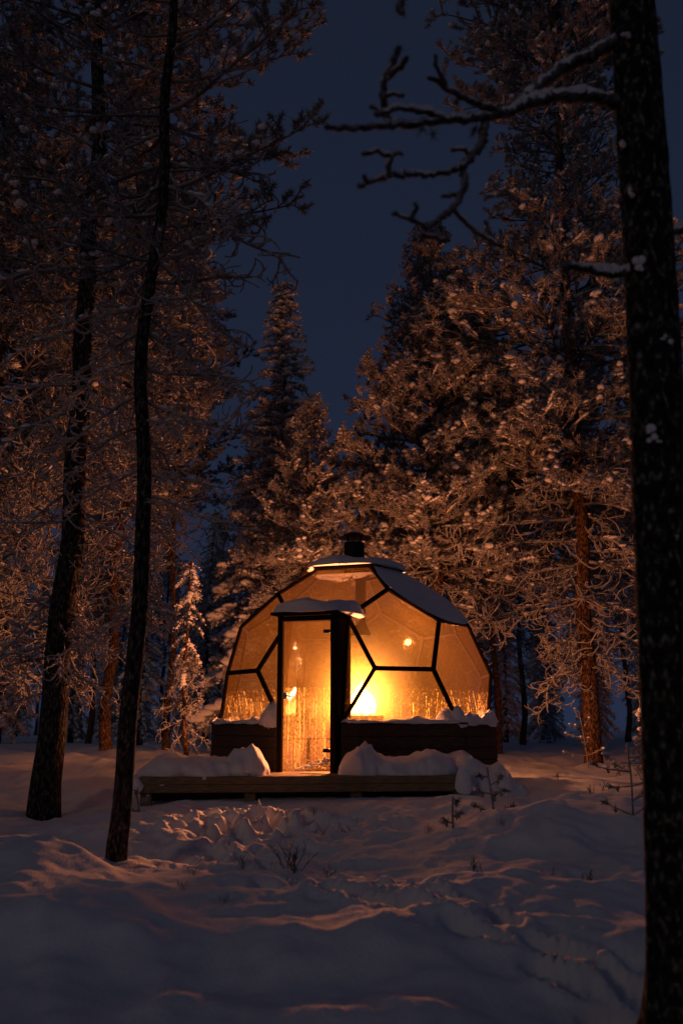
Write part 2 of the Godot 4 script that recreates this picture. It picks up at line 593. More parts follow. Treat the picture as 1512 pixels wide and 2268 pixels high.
func pine_bough(sd: int, snow: float, frost: float) -> ArrayMesh:
	var rng := RandomNumberGenerator.new()
	rng.seed = sd
	var tw := MB.new()
	var ne := MB.new()
	var sn := MB.new()
	var main := bent(rng, Vector3.ZERO, Vector3(1, rng.randf_range(-0.05, 0.2), 0), 1.45, 9, 0.13, Vector3(0, rng.randf_range(-0.25, 0.25), 0))
	tw.tube(main, radii(10, 0.024, 0.008), 5, BARK, FROST, 0.35, rng, 0.15)
	for k in range(2, 10):
		for side in [-1.0, 1.0]:
			if rng.randf() < 0.15:
				continue
			var along := (main[k] - main[k - 1]).normalized()
			var dir := (along * rng.randf_range(0.6, 1.1) + Vector3(0, rng.randf_range(-0.15, 0.45), side * rng.randf_range(0.6, 1.1))).normalized()
			var ln := lerpf(0.62, 0.24, (k - 2) / 7.0) * rng.randf_range(0.7, 1.2)
			var sh := bent(rng, main[k], dir, ln, 6, 0.22, Vector3(0, 0.8, 0))
			tw.tube(sh, radii(7, 0.012, 0.006), 4, BARK, FROST, 0.5, rng, 0.25)
			if rng.randf() < snow * 1.2:
				var q0 := rng.randi_range(1, 3)
				for q in range(q0, mini(q0 + rng.randi_range(2, 4), 7)):
					var dx := (sh[q] - sh[q - 1]).normalized()
					if absf(dx.y) > 0.5:
						continue
					var wz := rng.randf_range(0.014, 0.036)
					lump(sn, (sh[q] + sh[q - 1]) * 0.5 + UP * wz * 0.5, Vector3(ln * rng.randf_range(0.06, 0.12), wz * 0.8, wz), rng, 0.28, Basis(dx, UP.slide(dx).normalized(), dx.cross(UP.slide(dx).normalized())))
			if rng.randf() < snow * 0.22:
				for q in rng.randi_range(3, 7):
					var at := sh[rng.randi_range(2, 6)] + Vector3(rng.randf_range(-1, 1), 0.4, rng.randf_range(-1, 1)) * 0.05
					var rr := rng.randf_range(0.02, 0.045)
					lump(sn, at, Vector3(rr * 1.3, rr * 0.85, rr), rng, 0.22, Basis(UP, rng.randf() * TAU))
			for q in range(2, 7):
				if rng.randf() < 0.75:
					var sd2 := (sh[q] - sh[q - 1]).normalized()
					if q < 6:
						var tw_d := (sd2 + Vector3(rng.randf_range(-1, 1), rng.randf_range(-0.2, 1), rng.randf_range(-1, 1)) * 0.9).normalized()
						var tp := bent(rng, sh[q], tw_d, rng.randf_range(0.06, 0.17), 3, 0.25, Vector3(0, 2, 0))
						tw.tube(tp, radii(4, 0.007, 0.005), 3, BARK, FROST, 0.55, rng, 0.2)
						tuft(ne, sn, tp[3], (tp[3] - tp[2]).normalized(), rng, 32, 0.075, snow * 0.2, frost)
					else:
						tuft(ne, sn, sh[6], sd2, rng, 36, 0.08, snow * 0.35, frost)
	tuft(ne, sn, main[9], (main[9] - main[8]).normalized(), rng, 30, 0.075, snow, frost)
	return commit([[tw, M.twig], [ne, M.needle], [sn, M.tree_snow]])


func spruce_bough(sd: int, snow: float, frost: float) -> ArrayMesh:
	var rng := RandomNumberGenerator.new()
	rng.seed = sd
	var tw := MB.new()
	var ne := MB.new()
	var sn := MB.new()
	var main := bent(rng, Vector3.ZERO, Vector3(1, 0.1, 0), 1.1, 8, 0.06, Vector3(0, -0.9, 0))
	tw.tube(main, radii(9, 0.018, 0.006), 4, BARK, FROST, 0.4, rng, 0.15)
	for k in range(1, 9):
		for side in [-1.0, 1.0]:
			var along := (main[k] - main[k - 1]).normalized()
			var dir := (along * 0.8 + Vector3(0, rng.randf_range(-0.5, 0.1), side * rng.randf_range(0.6, 1.0))).normalized()
			var ln := lerpf(0.42, 0.16, (k - 1) / 7.0) * rng.randf_range(0.7, 1.2)
			var sh := bent(rng, main[k], dir, ln, 4, 0.15, Vector3(0, -1.2, 0))
			tw.tube(sh, radii(5, 0.008, 0.005), 3, BARK, FROST, 0.5, rng, 0.2)
			for q in range(1, 5):
				tuft(ne, sn, sh[q], (sh[q] - sh[q - 1]).normalized(), rng, 13, 0.05, snow * 0.8, frost)
		tuft(ne, sn, main[k], UP, rng, 8, 0.05, 0.0, frost)
		if rng.randf() < snow:
			var r := rng.randf_range(0.06, 0.11)
			lump(sn, main[k] + Vector3(0, r * 0.4, 0), Vector3(r * 1.3, r * 0.7, r), rng)
	return commit([[tw, M.twig], [ne, M.needle], [sn, M.tree_snow]])


func curl(rng: RandomNumberGenerator, from: Vector3, d: Vector3, length: float, steps: int, turn: float) -> PackedVector3Array:
	# a bare twig that winds in an arc about its own axis
	var p := PackedVector3Array([from])
	var axis := d.cross(Vector3(rng.randf_range(-1, 1), rng.randf_range(-0.6, 0.6), rng.randf_range(-1, 1))).normalized()
	var s := length / steps
	for k in steps:
		d = d.rotated(axis, turn / steps * rng.randf_range(0.3, 1.7)).normalized()
		d = (d + Vector3(rng.randf_range(-1, 1), rng.randf_range(-1, 1), rng.randf_range(-1, 1)) * 0.1).normalized()
		from += d * s
		p.append(from)
	return p


func bare_bough(sd: int, thick: float) -> ArrayMesh:
	var rng := RandomNumberGenerator.new()
	rng.seed = sd
	var tw := MB.new()
	var sn := MB.new()
	var main := bent(rng, Vector3.ZERO, Vector3(1, rng.randf_range(-0.3, 0.1), 0), 1.3, 10, 0.16, Vector3(0, rng.randf_range(-0.7, 0.1), 0))
	tw.tube(main, radii(11, 0.020 * thick, 0.009 * thick), 5, BARK, FROST, 0.5, rng, 0.25)
	for k in range(2, 11):
		for e in rng.randi_range(1, 3):
			var along := (main[k] - main[k - 1]).normalized()
			var dir := (along * rng.randf_range(0.2, 1.0) + Vector3(rng.randf_range(-0.3, 0.3), rng.randf_range(-1.0, 0.7), rng.randf_range(-1, 1))).normalized()
			var ln := rng.randf_range(0.25, 0.7) * lerpf(1.0, 0.6, k / 10.0)
			var sh := curl(rng, main[k], dir, ln, 9, rng.randf_range(0.6, 3.4))
			tw.tube(sh, radii(10, 0.011 * thick, 0.0075 * thick), 4, BARK, FROST, 0.68, rng, 0.3)
			for q in rng.randi_range(1, 3):
				var w := rng.randi_range(2, 8)
				var dd := ((sh[w] - sh[w - 1]).normalized() + Vector3(rng.randf_range(-1, 1), rng.randf_range(-1, 1), rng.randf_range(-1, 1)) * 0.8).normalized()
				var sub := curl(rng, sh[w], dd, ln * rng.randf_range(0.25, 0.6), 6, rng.randf_range(0.5, 3.0))
				tw.tube(sub, radii(7, 0.0085 * thick, 0.0065 * thick), 3, BARK, FROST, 0.7, rng, 0.3)
	for k in range(1, 9):
		if rng.randf() < 0.4:
			var r := rng.randf_range(0.018, 0.035)
			lump(sn, main[k] + Vector3(0, r * 0.6 + 0.01, 0), Vector3(r * 2.0, r * 0.8, r), rng)
	return commit([[tw, M.twig], [sn, M.tree_snow]])


func make_boughs() -> void:
	boughs.pine = []
	boughs.pine_snowy = []
	boughs.spruce = []
	boughs.bare = []
	for k in 4:
		boughs.pine.append(pine_bough(100 + k, 0.2, 0.5))
		boughs.pine_snowy.append(pine_bough(120 + k, 0.5, 0.72))
		boughs.spruce.append(spruce_bough(140 + k, 0.6, 0.62))
	for k in 6:
		boughs.bare.append(bare_bough(160 + k, 1.3))


func trunk_mesh(rng: RandomNumberGenerator, h: float, r0: float, r1: float, lean: Vector2, mat: Material, path_out: Array) -> ArrayMesh:
	var m := MB.new()
	var steps := int(clampf(h / 0.14, 24, 90))
	var sides := 18
	var wob := noise(FastNoiseLite.TYPE_SIMPLEX, 0.25, 2, rng.randi() % 10000)
	var path := PackedVector3Array()
	for k in steps + 1:
		var y := h * k / steps
		path.append(Vector3(lean.x * y + wob.get_noise_1d(y) * 0.10, y - 0.25 * (1.0 if k == 0 else 0.0), lean.y * y + wob.get_noise_1d(y + 50.0) * 0.10) - (Vector3(wob.get_noise_1d(0.0), 0, wob.get_noise_1d(50.0)) * 0.10))
	var off := rng.randf() * 100.0
	for k in steps + 1:
		var y := h * k / steps
		var r := lerpf(r0, r1, pow(float(k) / steps, 0.9)) * (1.0 + 0.22 * exp(-y / 0.2))
		for j in sides:
			var a := TAU * j / sides
			var d := Vector3(cos(a), 0, sin(a))
			var q := n_bark.get_noise_3d(d.x * 0.7 + off, y * 0.22, d.z * 0.7)
			var ridge := 1.0 + 0.10 * q + 0.05 * n_bark.get_noise_3d(d.x * 2.0 + off, y * 0.9, d.z * 2.0)
			var s := n_bark.get_noise_3d(d.x * 1.5 + off, y * 1.6 + 40.0, d.z * 1.5)
			var col := Color.WHITE
			m.put(path[k] + d * r * ridge, (d + Vector3(0, 0.05, 0)).normalized(), col.lerp(Color(0.55, 0.55, 0.55), clampf(s * 2.0, 0.0, 1.0)))
	for k in steps:
		for j in sides:
			var a := k * sides + j
			var b := k * sides + (j + 1) % sides
			m.i.append_array([a, b, a + sides, b, b + sides, a + sides])
	path_out.append(path)
	return commit([[m, mat]])


func along(path: PackedVector3Array, y: float) -> Vector3:
	for k in range(1, path.size()):
		if path[k].y >= y:
			var a := path[k - 1]
			var b := path[k]
			return a.lerp(b, clampf((y - a.y) / maxf(b.y - a.y, 0.001), 0.0, 1.0))
	return path[path.size() - 1]


# layers: [bough set, part name, from height, to height, boughs per metre, function (t) -> [length, elevation]]
func tree(o: Node3D, sd: int, h: float, r0: float, lean: Vector2, bark: String, layers: Array) -> Node3D:
	var rng := RandomNumberGenerator.new()
	rng.seed = sd
	var paths := []
	part("trunk", trunk_mesh(rng, h, r0, 0.02, lean, M[bark], paths), o)
	var path: PackedVector3Array = paths[0]
	for l in layers:
		var sets: Array = boughs[l[0]]
		var where := []
		for k in sets.size():
			where.append([])
		var count := int((l[3] - l[2]) * l[4])
		var az := rng.randf() * TAU
		for k in count:
			var t := (k + rng.randf()) / count
			var y := lerpf(l[2], l[3], t)
			az += 2.399 + rng.randf_range(-0.5, 0.5)
			if (l[0] == "bare" or sd < 3) and absf(angle_difference(az, -PI / 2.0)) < (1.15 if sd < 3 else 0.75) and rng.randf() < (0.92 if l[0] == "bare" else 0.8):
				continue
			var f: Array = l[5].call(t)
			var length: float = f[0] * rng.randf_range(0.72, 1.15)
			var s := length / 1.4
			var b := Basis(UP, az) * Basis(Vector3(0, 0, 1), f[1] + rng.randf_range(-0.18, 0.18)) * Basis(Vector3(1, 0, 0), rng.randf_range(-0.5, 0.5))
			var thin := clampf(s, 0.55, 1.45)
			where[rng.randi() % sets.size()].append(Transform3D(b.scaled_local(Vector3(s, thin, thin)), along(path, y)))
		for k in sets.size():
			if where[k].is_empty():
				continue
			var mm := MultiMesh.new()
			mm.transform_format = MultiMesh.TRANSFORM_3D
			mm.mesh = sets[k]
			mm.instance_count = where[k].size()
			for q in where[k].size():
				mm.set_instance_transform(q, where[k][q])
			var mi := MultiMeshInstance3D.new()
			mi.name = l[1] if not o.has_node(l[1]) else "%s_%03d" % [l[1], k + 1]
			mi.multimesh = mm
			mi.set_meta("kind", "stuff")
			o.add_child(mi, true)
	return o


func at_ground(x: float, z: float, sink := 0.03) -> Vector3:
	return Vector3(x, ground(x, z) - sink, z)


func pine_shape(r: float, low := -0.1, high := 0.75) -> Callable:
	return func(t: float) -> Array: return [r * (0.72 + 0.4 * sin(PI * pow(t, 0.8))) * pow(1.0 - t * 0.92, 0.55), lerpf(low, high, t)]


func cone_shape(r: float, low := -0.25, high := 0.5, bow := 0.85) -> Callable:
	return func(t: float) -> Array: return [r * pow(1.0 - t, bow) + 0.22, lerpf(low, high, t)]


func drawn_shape(from: float, to: float, pts: Array, low: float, high: float) -> Callable:
	return func(t: float) -> Array:
		var y := lerpf(from, to, t)
		for k in range(1, pts.size()):
			if y <= pts[k][0]:
				return [lerpf(pts[k - 1][1], pts[k][1], (y - pts[k - 1][0]) / (pts[k][0] - pts[k - 1][0])), lerpf(low, high, t)]
		return [pts[-1][1], high]


func flat_shape(a: float, b: float, el := -0.15) -> Callable:
	return func(t: float) -> Array: return [lerpf(a, b, t), el]


func make_trees() -> void:
	var o: Node3D
	# the two dark pines at the left, nearer than the igloo
	o = thing("pine_tree", "slim dark leaning pine trunk nearest on the left, crown of frosted needles overhead", "tree", at_ground(-1.69, -7.5))
	tree(o, 1, 12.0, 0.074, Vector2(0.012, 0.0), "bark_dark", [
		["bare", "bare_twigs", 1.9, 6.2, 16.0, flat_shape(0.75, 1.2, -0.1)],
		["pine", "crown", 4.8, 12.0, 17.0, pine_shape(1.35, 0.0, 0.7)]])
	o = thing("pine_tree", "thick dark pine trunk at the left edge behind the slim leaning pine", "tree", at_ground(-3.16, -10.5))
	tree(o, 2, 16.0, 0.160, Vector2(0.012, 0.0), "bark_dark", [
		["bare", "bare_twigs", 1.3, 7.0, 15.0, flat_shape(0.9, 1.7, -0.15)],
		["pine", "crown", 5.8, 15.8, 16.0, pine_shape(1.9, -0.05, 0.7)]])
	# the lit pine at the right of the igloo
	o = thing("pine_tree", "tall lamplit pine with reddish trunk and curling bare twigs right of the igloo", "tree", at_ground(4.63, -18.0))
	tree(o, 3, 21.0, 0.165, Vector2(0.003, 0.0), "bark_red", [
		["bare", "bare_twigs", 1.5, 6.4, 17.0, flat_shape(1.2, 2.4, -0.1)],
		["pine_snowy", "crown", 4.9, 20.8, 18.0, drawn_shape(4.9, 20.8, [[4.9, 2.1], [7.0, 2.6], [9.0, 3.0], [9.8, 1.9], [11.7, 1.3], [13.2, 1.6], [14.4, 2.2], [15.7, 2.4], [18.0, 2.0], [20.8, 0.4]], -0.2, 0.5)]])
	# behind the igloo
	o = thing("pine_tree", "broad snow laden pine rising straight behind the igloo chimney", "tree", at_ground(2.0, -19.0))
	tree(o, 4, 11.3, 0.17, Vector2(0.0, 0.0), "bark_red", [
		["bare", "bare_twigs", 2.6, 5.2, 18.0, flat_shape(1.6, 2.2, -0.2)],
		["pine_snowy", "crown", 3.6, 11.2, 30.0, cone_shape(2.2, -0.15, 0.6, 0.65)]])
	o = thing("spruce_tree", "tall narrow spruce with a pointed top left of the chimney", "tree", at_ground(-1.33, -20.5))
	tree(o, 5, 10.9, 0.13, Vector2(0.0, 0.0), "bark_dark", [
		["spruce", "crown", 1.2, 10.85, 36.0, cone_shape(2.1, -0.2, 0.5)]])
	o = thing("pine_tree", "short bushy pine with drooping frosted twigs just left behind the igloo roof", "tree", at_ground(-0.75, -18.5))
	tree(o, 6, 7.2, 0.11, Vector2(0.02, 0.0), "bark_red", [
		["bare", "bare_twigs", 1.6, 5.0, 18.0, flat_shape(1.3, 1.0, -0.35)],
		["pine_snowy", "crown", 3.6, 7.1, 22.0, cone_shape(1.25, -0.1, 0.6)]])
	o = thing("spruce_sapling", "slender young spruce with lumps of snow glowing left of the igloo", "tree", at_ground(-2.52, -16.0))
	tree(o, 7, 3.25, 0.04, Vector2(0.0, 0.0), "bark_red", [
		["bare", "bare_twigs", 0.25, 1.6, 14.0, flat_shape(0.35, 0.5, -0.1)],
		["spruce", "crown", 1.3, 3.2, 9.0, cone_shape(0.24, -0.2, 0.3)]])
	o = thing("spruce_sapling", "young spruce heaped with snow beside the dark foreground trunk", "tree", at_ground(4.0, -12.2))
	tree(o, 8, 2.7, 0.035, Vector2(0.0, 0.0), "bark_dark", [
		["bare", "bare_twigs", 0.25, 0.9, 16.0, flat_shape(0.4, 0.5, -0.1)],
		["spruce", "crown", 0.6, 2.65, 13.0, cone_shape(0.36, -0.3, 0.2)]])
	# pines at the left margin and right margin
	o = thing("pine_tree", "frosted pine crowding the far left edge behind the thick trunk", "tree", at_ground(-5.6, -14.5))
	tree(o, 9, 13.0, 0.15, Vector2(0.0, 0.0), "bark_red", [
		["bare", "bare_twigs", 1.5, 6.0, 20.0, flat_shape(1.4, 1.9, -0.15)],
		["pine", "crown", 4.0, 12.8, 24.0, pine_shape(2.1, -0.1, 0.7)]])
	o = thing("pine_tree", "reddish pine trunk standing between the two dark left trunks, further back", "tree", at_ground(-4.56, -19.0))
	tree(o, 10, 15.0, 0.12, Vector2(0.01, 0.0), "bark_red", [
		["bare", "bare_twigs", 2.6, 5.5, 12.0, flat_shape(1.1, 1.5, -0.15)],
		["pine_snowy", "crown", 4.8, 14.8, 16.0, pine_shape(1.9, -0.1, 0.7)]])
	o = thing("pine_tree", "thin bare pine trunk halfway between the left pines and the igloo", "tree", at_ground(-3.95, -22.0))
	tree(o, 11, 14.0, 0.085, Vector2(0.0, 0.0), "bark_red", [
		["bare", "bare_twigs", 4.0, 6.5, 10.0, flat_shape(0.9, 1.2, -0.15)],
		["pine", "crown", 5.8, 13.8, 15.0, pine_shape(1.7, -0.1, 0.7)]])
	o = thing("pine_tree", "slim trunk of a pine close behind the right shoulder of the igloo", "tree", at_ground(3.85, -24.0))
	tree(o, 12, 11.0, 0.09, Vector2(0.0, 0.0), "bark_red", [
		["bare", "bare_twigs", 3.2, 5.5, 10.0, flat_shape(0.9, 1.2, -0.15)],
		["pine", "crown", 4.6, 10.8, 15.0, pine_shape(1.5, -0.1, 0.7)]])
	# the forest behind, dark and dusted with snow
	var far_spruce := thing("forest_spruce", "x", "tree")
	tree(far_spruce, 20, 9.0, 0.12, Vector2.ZERO, "bark_dark", [["spruce", "crown", 0.7, 8.9, 20.0, cone_shape(1.35, -0.3, 0.4)]])
	var far_pine := thing("forest_pine", "x", "tree")
	tree(far_pine, 21, 12.0, 0.14, Vector2.ZERO, "bark_red", [["bare", "bare_twigs", 2.5, 5.0, 7.0, flat_shape(0.9, 1.2, -0.15)], ["pine", "crown", 4.2, 11.9, 14.0, pine_shape(1.8, -0.1, 0.7)]])
	var rng := RandomNumberGenerator.new()
	rng.seed = 77
	var first := {"s": true, "p": true}
	var spots := []
	for row in [[28.0, 9], [34.0, 11], [42.0, 13], [52.0, 15], [66.0, 16]]:
		for k in row[1]:
			var half: float = row[0] * 0.47
			var x := lerpf(-half, half, (k + rng.randf_range(0.15, 0.85)) / row[1])
			var z := -row[0] as float + rng.randf_range(-2.5, 2.5)
			if row[0] < 30.0 and (absf(x + 1.5) < 2.0 or absf(x - 2.0) < 1.4):
				continue
			spots.append(Vector3(x, 0, z))
	for p in spots:
		var spruce := rng.randf() < 0.62
		var src := far_spruce if spruce else far_pine
		var kind := "s" if spruce else "p"
		var c: Node3D = src
		if not first[kind]:
			c = copy(src)
		first[kind] = false
		var tall := rng.randf_range(0.75, 1.15)
		if absf(p.x / p.z + 0.02) < 0.06:
			tall *= 0.72
		var ax: float = -p.x / p.z
		var side := "beyond the left trunks" if ax < -0.2 else ("left of the igloo" if ax < -0.09 else ("behind the igloo" if ax < 0.11 else ("right of the igloo" if ax < 0.24 else "beyond the lamplit pine")))
		var size := "short" if tall < 0.88 else ("middling" if tall < 1.02 else "tall")
		var row := "at the near edge of" if p.z > -31.0 else ("inside" if p.z > -47.0 else "deep in")
		meta(c, "%s dark %s %s the forest %s" % [size, "snowy spruce" if spruce else "bare stemmed pine", row, side], "tree", "forest trees " + side)
		c.position = at_ground(p.x, p.z, 0.1)
		c.rotation.y = rng.randf() * TAU
		c.scale = Vector3.ONE * tall


func ridge(m: MB, path: PackedVector3Array, w: PackedFloat32Array, hgt: PackedFloat32Array, sd: float, rough := 0.35, segs := 10, freq := 6.0) -> void:
	# a bank of snow along a path: flat below, rounded and lumpy above
	var s := m.v.size()
	var count := path.size()
	for k in count:
		var t := path[mini(k + 1, count - 1)] - path[maxi(k - 1, 0)]
		t = t.normalized()
		var side := t.cross(UP).normalized()
		var up := side.cross(t).normalized()
		for j in segs + 1:
			var a := lerpf(-0.12, 1.12, float(j) / segs) * PI
			var p := path[k]
			var q := 1.0 + rough * n_rough.get_noise_3d(p.x * freq / 6.0 + sd, a * 0.35, p.z * freq / 6.0 + p.y) + rough * 0.4 * n_rough.get_noise_3d(p.x * freq / 2.0 + sd, a, p.z * freq / 2.0) + 0.15 * n_fine.get_noise_3d(p.x + sd, a * 0.12, p.z)
			var d := side * cos(a) * w[k] + up * sin(a) * hgt[k]
			m.put(p + d * q, Vector3.ZERO, Color.WHITE)
	var first := m.i.size()
	for k in count - 1:
		for j in segs:
			var a := s + k * (segs + 1) + j
			m.i.append_array([a, a + 1, a + segs + 1, a + 1, a + segs + 2, a + segs + 1])
	smooth(m, s, first)


func smooth(m: MB, from_v: int, from_i: int) -> void:
	for k in range(from_i, m.i.size(), 3):
		var a := m.i[k]
		var b := m.i[k + 1]
		var c := m.i[k + 2]
		var nn := -(m.v[b] - m.v[a]).cross(m.v[c] - m.v[a])
		m.n[a] += nn; m.n[b] += nn; m.n[c] += nn
	for k in range(from_v, m.v.size()):
		m.n[k] = m.n[k].normalized() if m.n[k].length_squared() > 1e-16 else UP


func resample(pts: Array, step: float) -> PackedVector3Array:
	var c := Curve3D.new()
	c.bake_interval = step
	for k in pts.size():
		var t: Vector3 = (pts[mini(k + 1, pts.size() - 1)] - pts[maxi(k - 1, 0)]) / 6.0
		c.add_point(pts[k], -t, t)
	return c.get_baked_points()


func make_foreground_trunk() -> void:
	var o := thing("bare_pine", "big dark out of focus trunk filling the right edge with snowy bare branches", "tree", Vector3.ZERO)
	var rng := RandomNumberGenerator.new()
	rng.seed = 404
	var path := resample([Vector3(1.20, -0.3, -3.6), Vector3(1.205, 0.5, -3.6), Vector3(1.225, 1.07, -3.6), Vector3(1.255, 2.12, -3.6), Vector3(1.275, 2.9, -3.6), Vector3(1.29, 4.21, -3.6), Vector3(1.30, 6.2, -3.6)], 0.05)
	var m := MB.new()
	var sides := 40
	for k in path.size():
		var y := path[k].y
		var r := lerpf(0.118, 0.092, clampf(y / 5.0, 0, 1)) * (1.0 + 0.5 * exp(-maxf(y, 0.0) / 0.15))
		for j in sides:
			var a := TAU * j / sides
			var d := Vector3(cos(a), 0, sin(a))
			var q := 1.0 + 0.07 * n_bark.get_noise_3d(d.x, y * 0.6, d.z) + 0.05 * n_bark.get_noise_3d(d.x * 3.5, y * 2.4, d.z * 3.5)
			var s := n_bark.get_noise_3d(d.x * 3.0, y * 3.0 + 60.0, d.z * 3.0)
			m.put(path[k] + d * r * q, d, Color(0.75, 0.75, 0.72).lerp(Color(1, 1, 1), clampf(s * 3.0, 0.0, 1.0)))
	for k in path.size() - 1:
		for j in sides:
			var a := k * sides + j
			var b := k * sides + (j + 1) % sides
			m.i.append_array([a, b, a + sides, b, b + sides, a + sides])
	part("trunk", commit([[m, M.bark_near]]), o)
	# branches: [points, thickness at start, at end, snow]
	var V := func(a: Array) -> Array:
		var out := []
		for k in range(0, a.size(), 3):
			out.append(Vector3(a[k], a[k + 1], a[k + 2]))
		return out
	var list := [
		[V.call([1.25, 3.69, -3.62, 1.043, 3.67, -3.53, 0.928, 3.618, -3.46, 0.779, 3.541, -3.39, 0.635, 3.432, -3.32, 0.498, 3.362, -3.25, 0.419, 3.308, -3.18, 0.292, 3.243, -3.11, 0.17, 3.188, -3.04, 0.054, 3.125, -2.97, -0.053, 3.081, -2.9]), 0.021, 0.007, 1.0],
		[V.call([1.25, 4.03, -3.61, 1.04, 3.873, -3.552, 0.918, 3.781, -3.504, 0.817, 3.662, -3.456, 0.728, 3.552, -3.408, 0.661, 3.473, -3.36]), 0.025, 0.014, 1.0],
		[V.call([0.174, 3.201, -3.05, 0.151, 3.261, -3.03, 0.151, 3.315, -3.01, 0.163, 3.356, -2.99, 0.182, 3.388, -2.97, 0.204, 3.437, -2.95]), 0.009, 0.008, 0.4],
		[V.call([0.151, 3.276, -3.0, 0.186, 3.284, -3.0, 0.223, 3.28, -3.0]), 0.006, 0.005, 0.3],
		[V.call([0.152, 3.195, -3.0, 0.128, 3.224, -3.0, 0.104, 3.232, -3.0]), 0.006, 0.005, 0.2],
		[V.call([0.166, 3.343, -2.98, 0.201, 3.365, -2.965, 0.233, 3.394, -2.95]), 0.009, 0.008, 0.4],
		[V.call([0.631, 3.422, -3.3, 0.52, 3.439, -3.262, 0.445, 3.451, -3.225, 0.397, 3.459, -3.188, 0.33, 3.466, -3.15]), 0.012, 0.006, 1.0],
		[V.call([0.393, 3.431, -3.15, 0.379, 3.451, -3.125, 0.36, 3.47, -3.1, 0.352, 3.51, -3.08]), 0.007, 0.005, 0.0],
		[V.call([0.526, 3.446, -3.28, 0.542, 3.513, -3.3, 0.550, 3.544, -3.3]), 0.007, 0.005, 0.2],
		[V.call([0.415, 3.308, -3.18, 0.29, 3.275, -3.083, 0.202, 3.237, -3.017, 0.118, 3.166, -2.95]), 0.010, 0.006, 0.8],
		[V.call([0.563, 3.397, -3.3, 0.548, 3.284, -3.275, 0.502, 3.198, -3.25, 0.467, 3.124, -3.225, 0.46, 3.042, -3.2, 0.435, 2.97, -3.175, 0.388, 2.9, -3.15, 0.326, 2.834, -3.125, 0.282, 2.772, -3.1]), 0.013, 0.006, 0.0],
		[V.call([0.502, 3.198, -3.25, 0.45, 3.118, -3.2, 0.359, 3.059, -3.15, 0.27, 3.023, -3.1, 0.185, 2.988, -3.05, 0.118, 2.935, -3.0, 0.058, 2.886, -2.95]), 0.009, 0.006, 0.6],
		[V.call([0.159, 2.953, -3.0, 0.169, 2.989, -2.987, 0.178, 3.017, -2.975, 0.125, 3.026, -2.963, 0.074, 3.009, -2.95]), 0.007, 0.006, 0.5],
		[V.call([0.18, 3.025, -2.98, 0.199, 3.051, -3.0, 0.215, 3.039, -3.0]), 0.006, 0.005, 0.3],
		[V.call([0.092, 2.91, -2.97, 0.078, 2.924, -2.95]), 0.006, 0.005, 0.0],
		[V.call([0.458, 3.0, -3.19, 0.41, 2.985, -3.175, 0.37, 2.966, -3.15]), 0.006, 0.005, 0.0],
		[V.call([0.406, 2.932, -3.16, 0.458, 2.883, -3.185, 0.508, 2.84, -3.19, 0.55, 2.815, -3.195, 0.595, 2.791, -3.2]), 0.007, 0.005, 0.3],
		[V.call([0.551, 2.817, -3.195, 0.547, 2.859, -3.2, 0.535, 2.892, -3.2]), 0.006, 0.005, 0.0],
		[V.call([0.307, 2.81, -3.11, 0.258, 2.825, -3.083, 0.216, 2.836, -3.067, 0.183, 2.834, -3.05]), 0.007, 0.006, 0.4],
		[V.call([0.24, 2.828, -3.07, 0.264, 2.85, -3.06, 0.261, 2.877, -3.05]), 0.006, 0.005, 0.0],
		[V.call([0.289, 2.781, -3.1, 0.339, 2.77, -3.1, 0.384, 2.768, -3.1]), 0.007, 0.006, 0.2],
		[V.call([0.512, 3.215, -3.255, 0.456, 3.211, -3.225, 0.418, 3.19, -3.2]), 0.007, 0.005, 0.3],
		[V.call([1.25, 2.90, -3.6, 1.093, 2.858, -3.55, 1.006, 2.848, -3.5, 0.921, 2.838, -3.45, 0.863, 2.816, -3.4]), 0.014, 0.010, 1.6],
		[V.call([1.30, 3.03, -3.6, 1.417, 3.077, -3.575, 1.501, 3.114, -3.55]), 0.014, 0.011, 1.4],
		[V.call([1.28, 5.1, -3.5, 0.9, 4.75, -3.4, 0.514, 4.11, -3.2, 0.361, 3.936, -3.15, 0.258, 3.798, -3.1, 0.219, 3.704, -3.05, 0.223, 3.63, -3.0]), 0.016, 0.008, 0.4],
	]
	for b in list:
		var p := resample(b[0], 0.022)
		for k in range(1, p.size() - 1):
			p[k] += Vector3(rng.randf_range(-1, 1), rng.randf_range(-1, 1), rng.randf_range(-1, 1)) * 0.006
		var bm := MB.new()
		bm.tube(p, radii(p.size(), b[1] * 1.4, b[2] * 1.5), 9, BARK * 0.6, FROST, 0.2, rng, 0.3)
		# frost spikes and dead spurs
		for k in p.size():
			for q in 5:
				var d := Vector3(rng.randf_range(-1, 1), rng.randf_range(-1, 1), rng.randf_range(-1, 1)).normalized()
				bm.blade(p[k], d, d.cross(Vector3(rng.randf_range(-1, 1), 0.3, rng.randf_range(-1, 1))).normalized(), lerpf(b[1], b[2], float(k) / p.size()) + rng.randf_range(0.002, 0.009), 0.003, FROST)
		var node := part("branch", commit([[bm, M.twig]]), o)
		if b[3] > 0.0:
			var sp := PackedVector3Array()
			var ws := PackedFloat32Array()
			var hs := PackedFloat32Array()
			for k in p.size():
				var t := float(k) / (p.size() - 1)
				var r := lerpf(b[1], b[2], t)
				var env := clampf(minf(t * 9.0, (1.0 - t) * 7.0), 0.05, 1.0)
				sp.append(p[k] + UP * r * 0.55)
				ws.append(r * 1.5 * env)
				hs.append((r * 1.0 + 0.012 * b[3] * (1.0 - 0.5 * t)) * env * (0.45 + 0.55 * clampf(0.5 + 1.6 * n_mid.get_noise_2d(p[k].x * 6.0, p[k].y * 6.0 + p[k].z), 0.0, 1.3)))
			var sm := MB.new()
			ridge(sm, sp, ws, hs, rng.randf() * 50.0, 0.4, 9, 24.0)
			part("snow", commit([[sm, M.tree_snow]]), node)
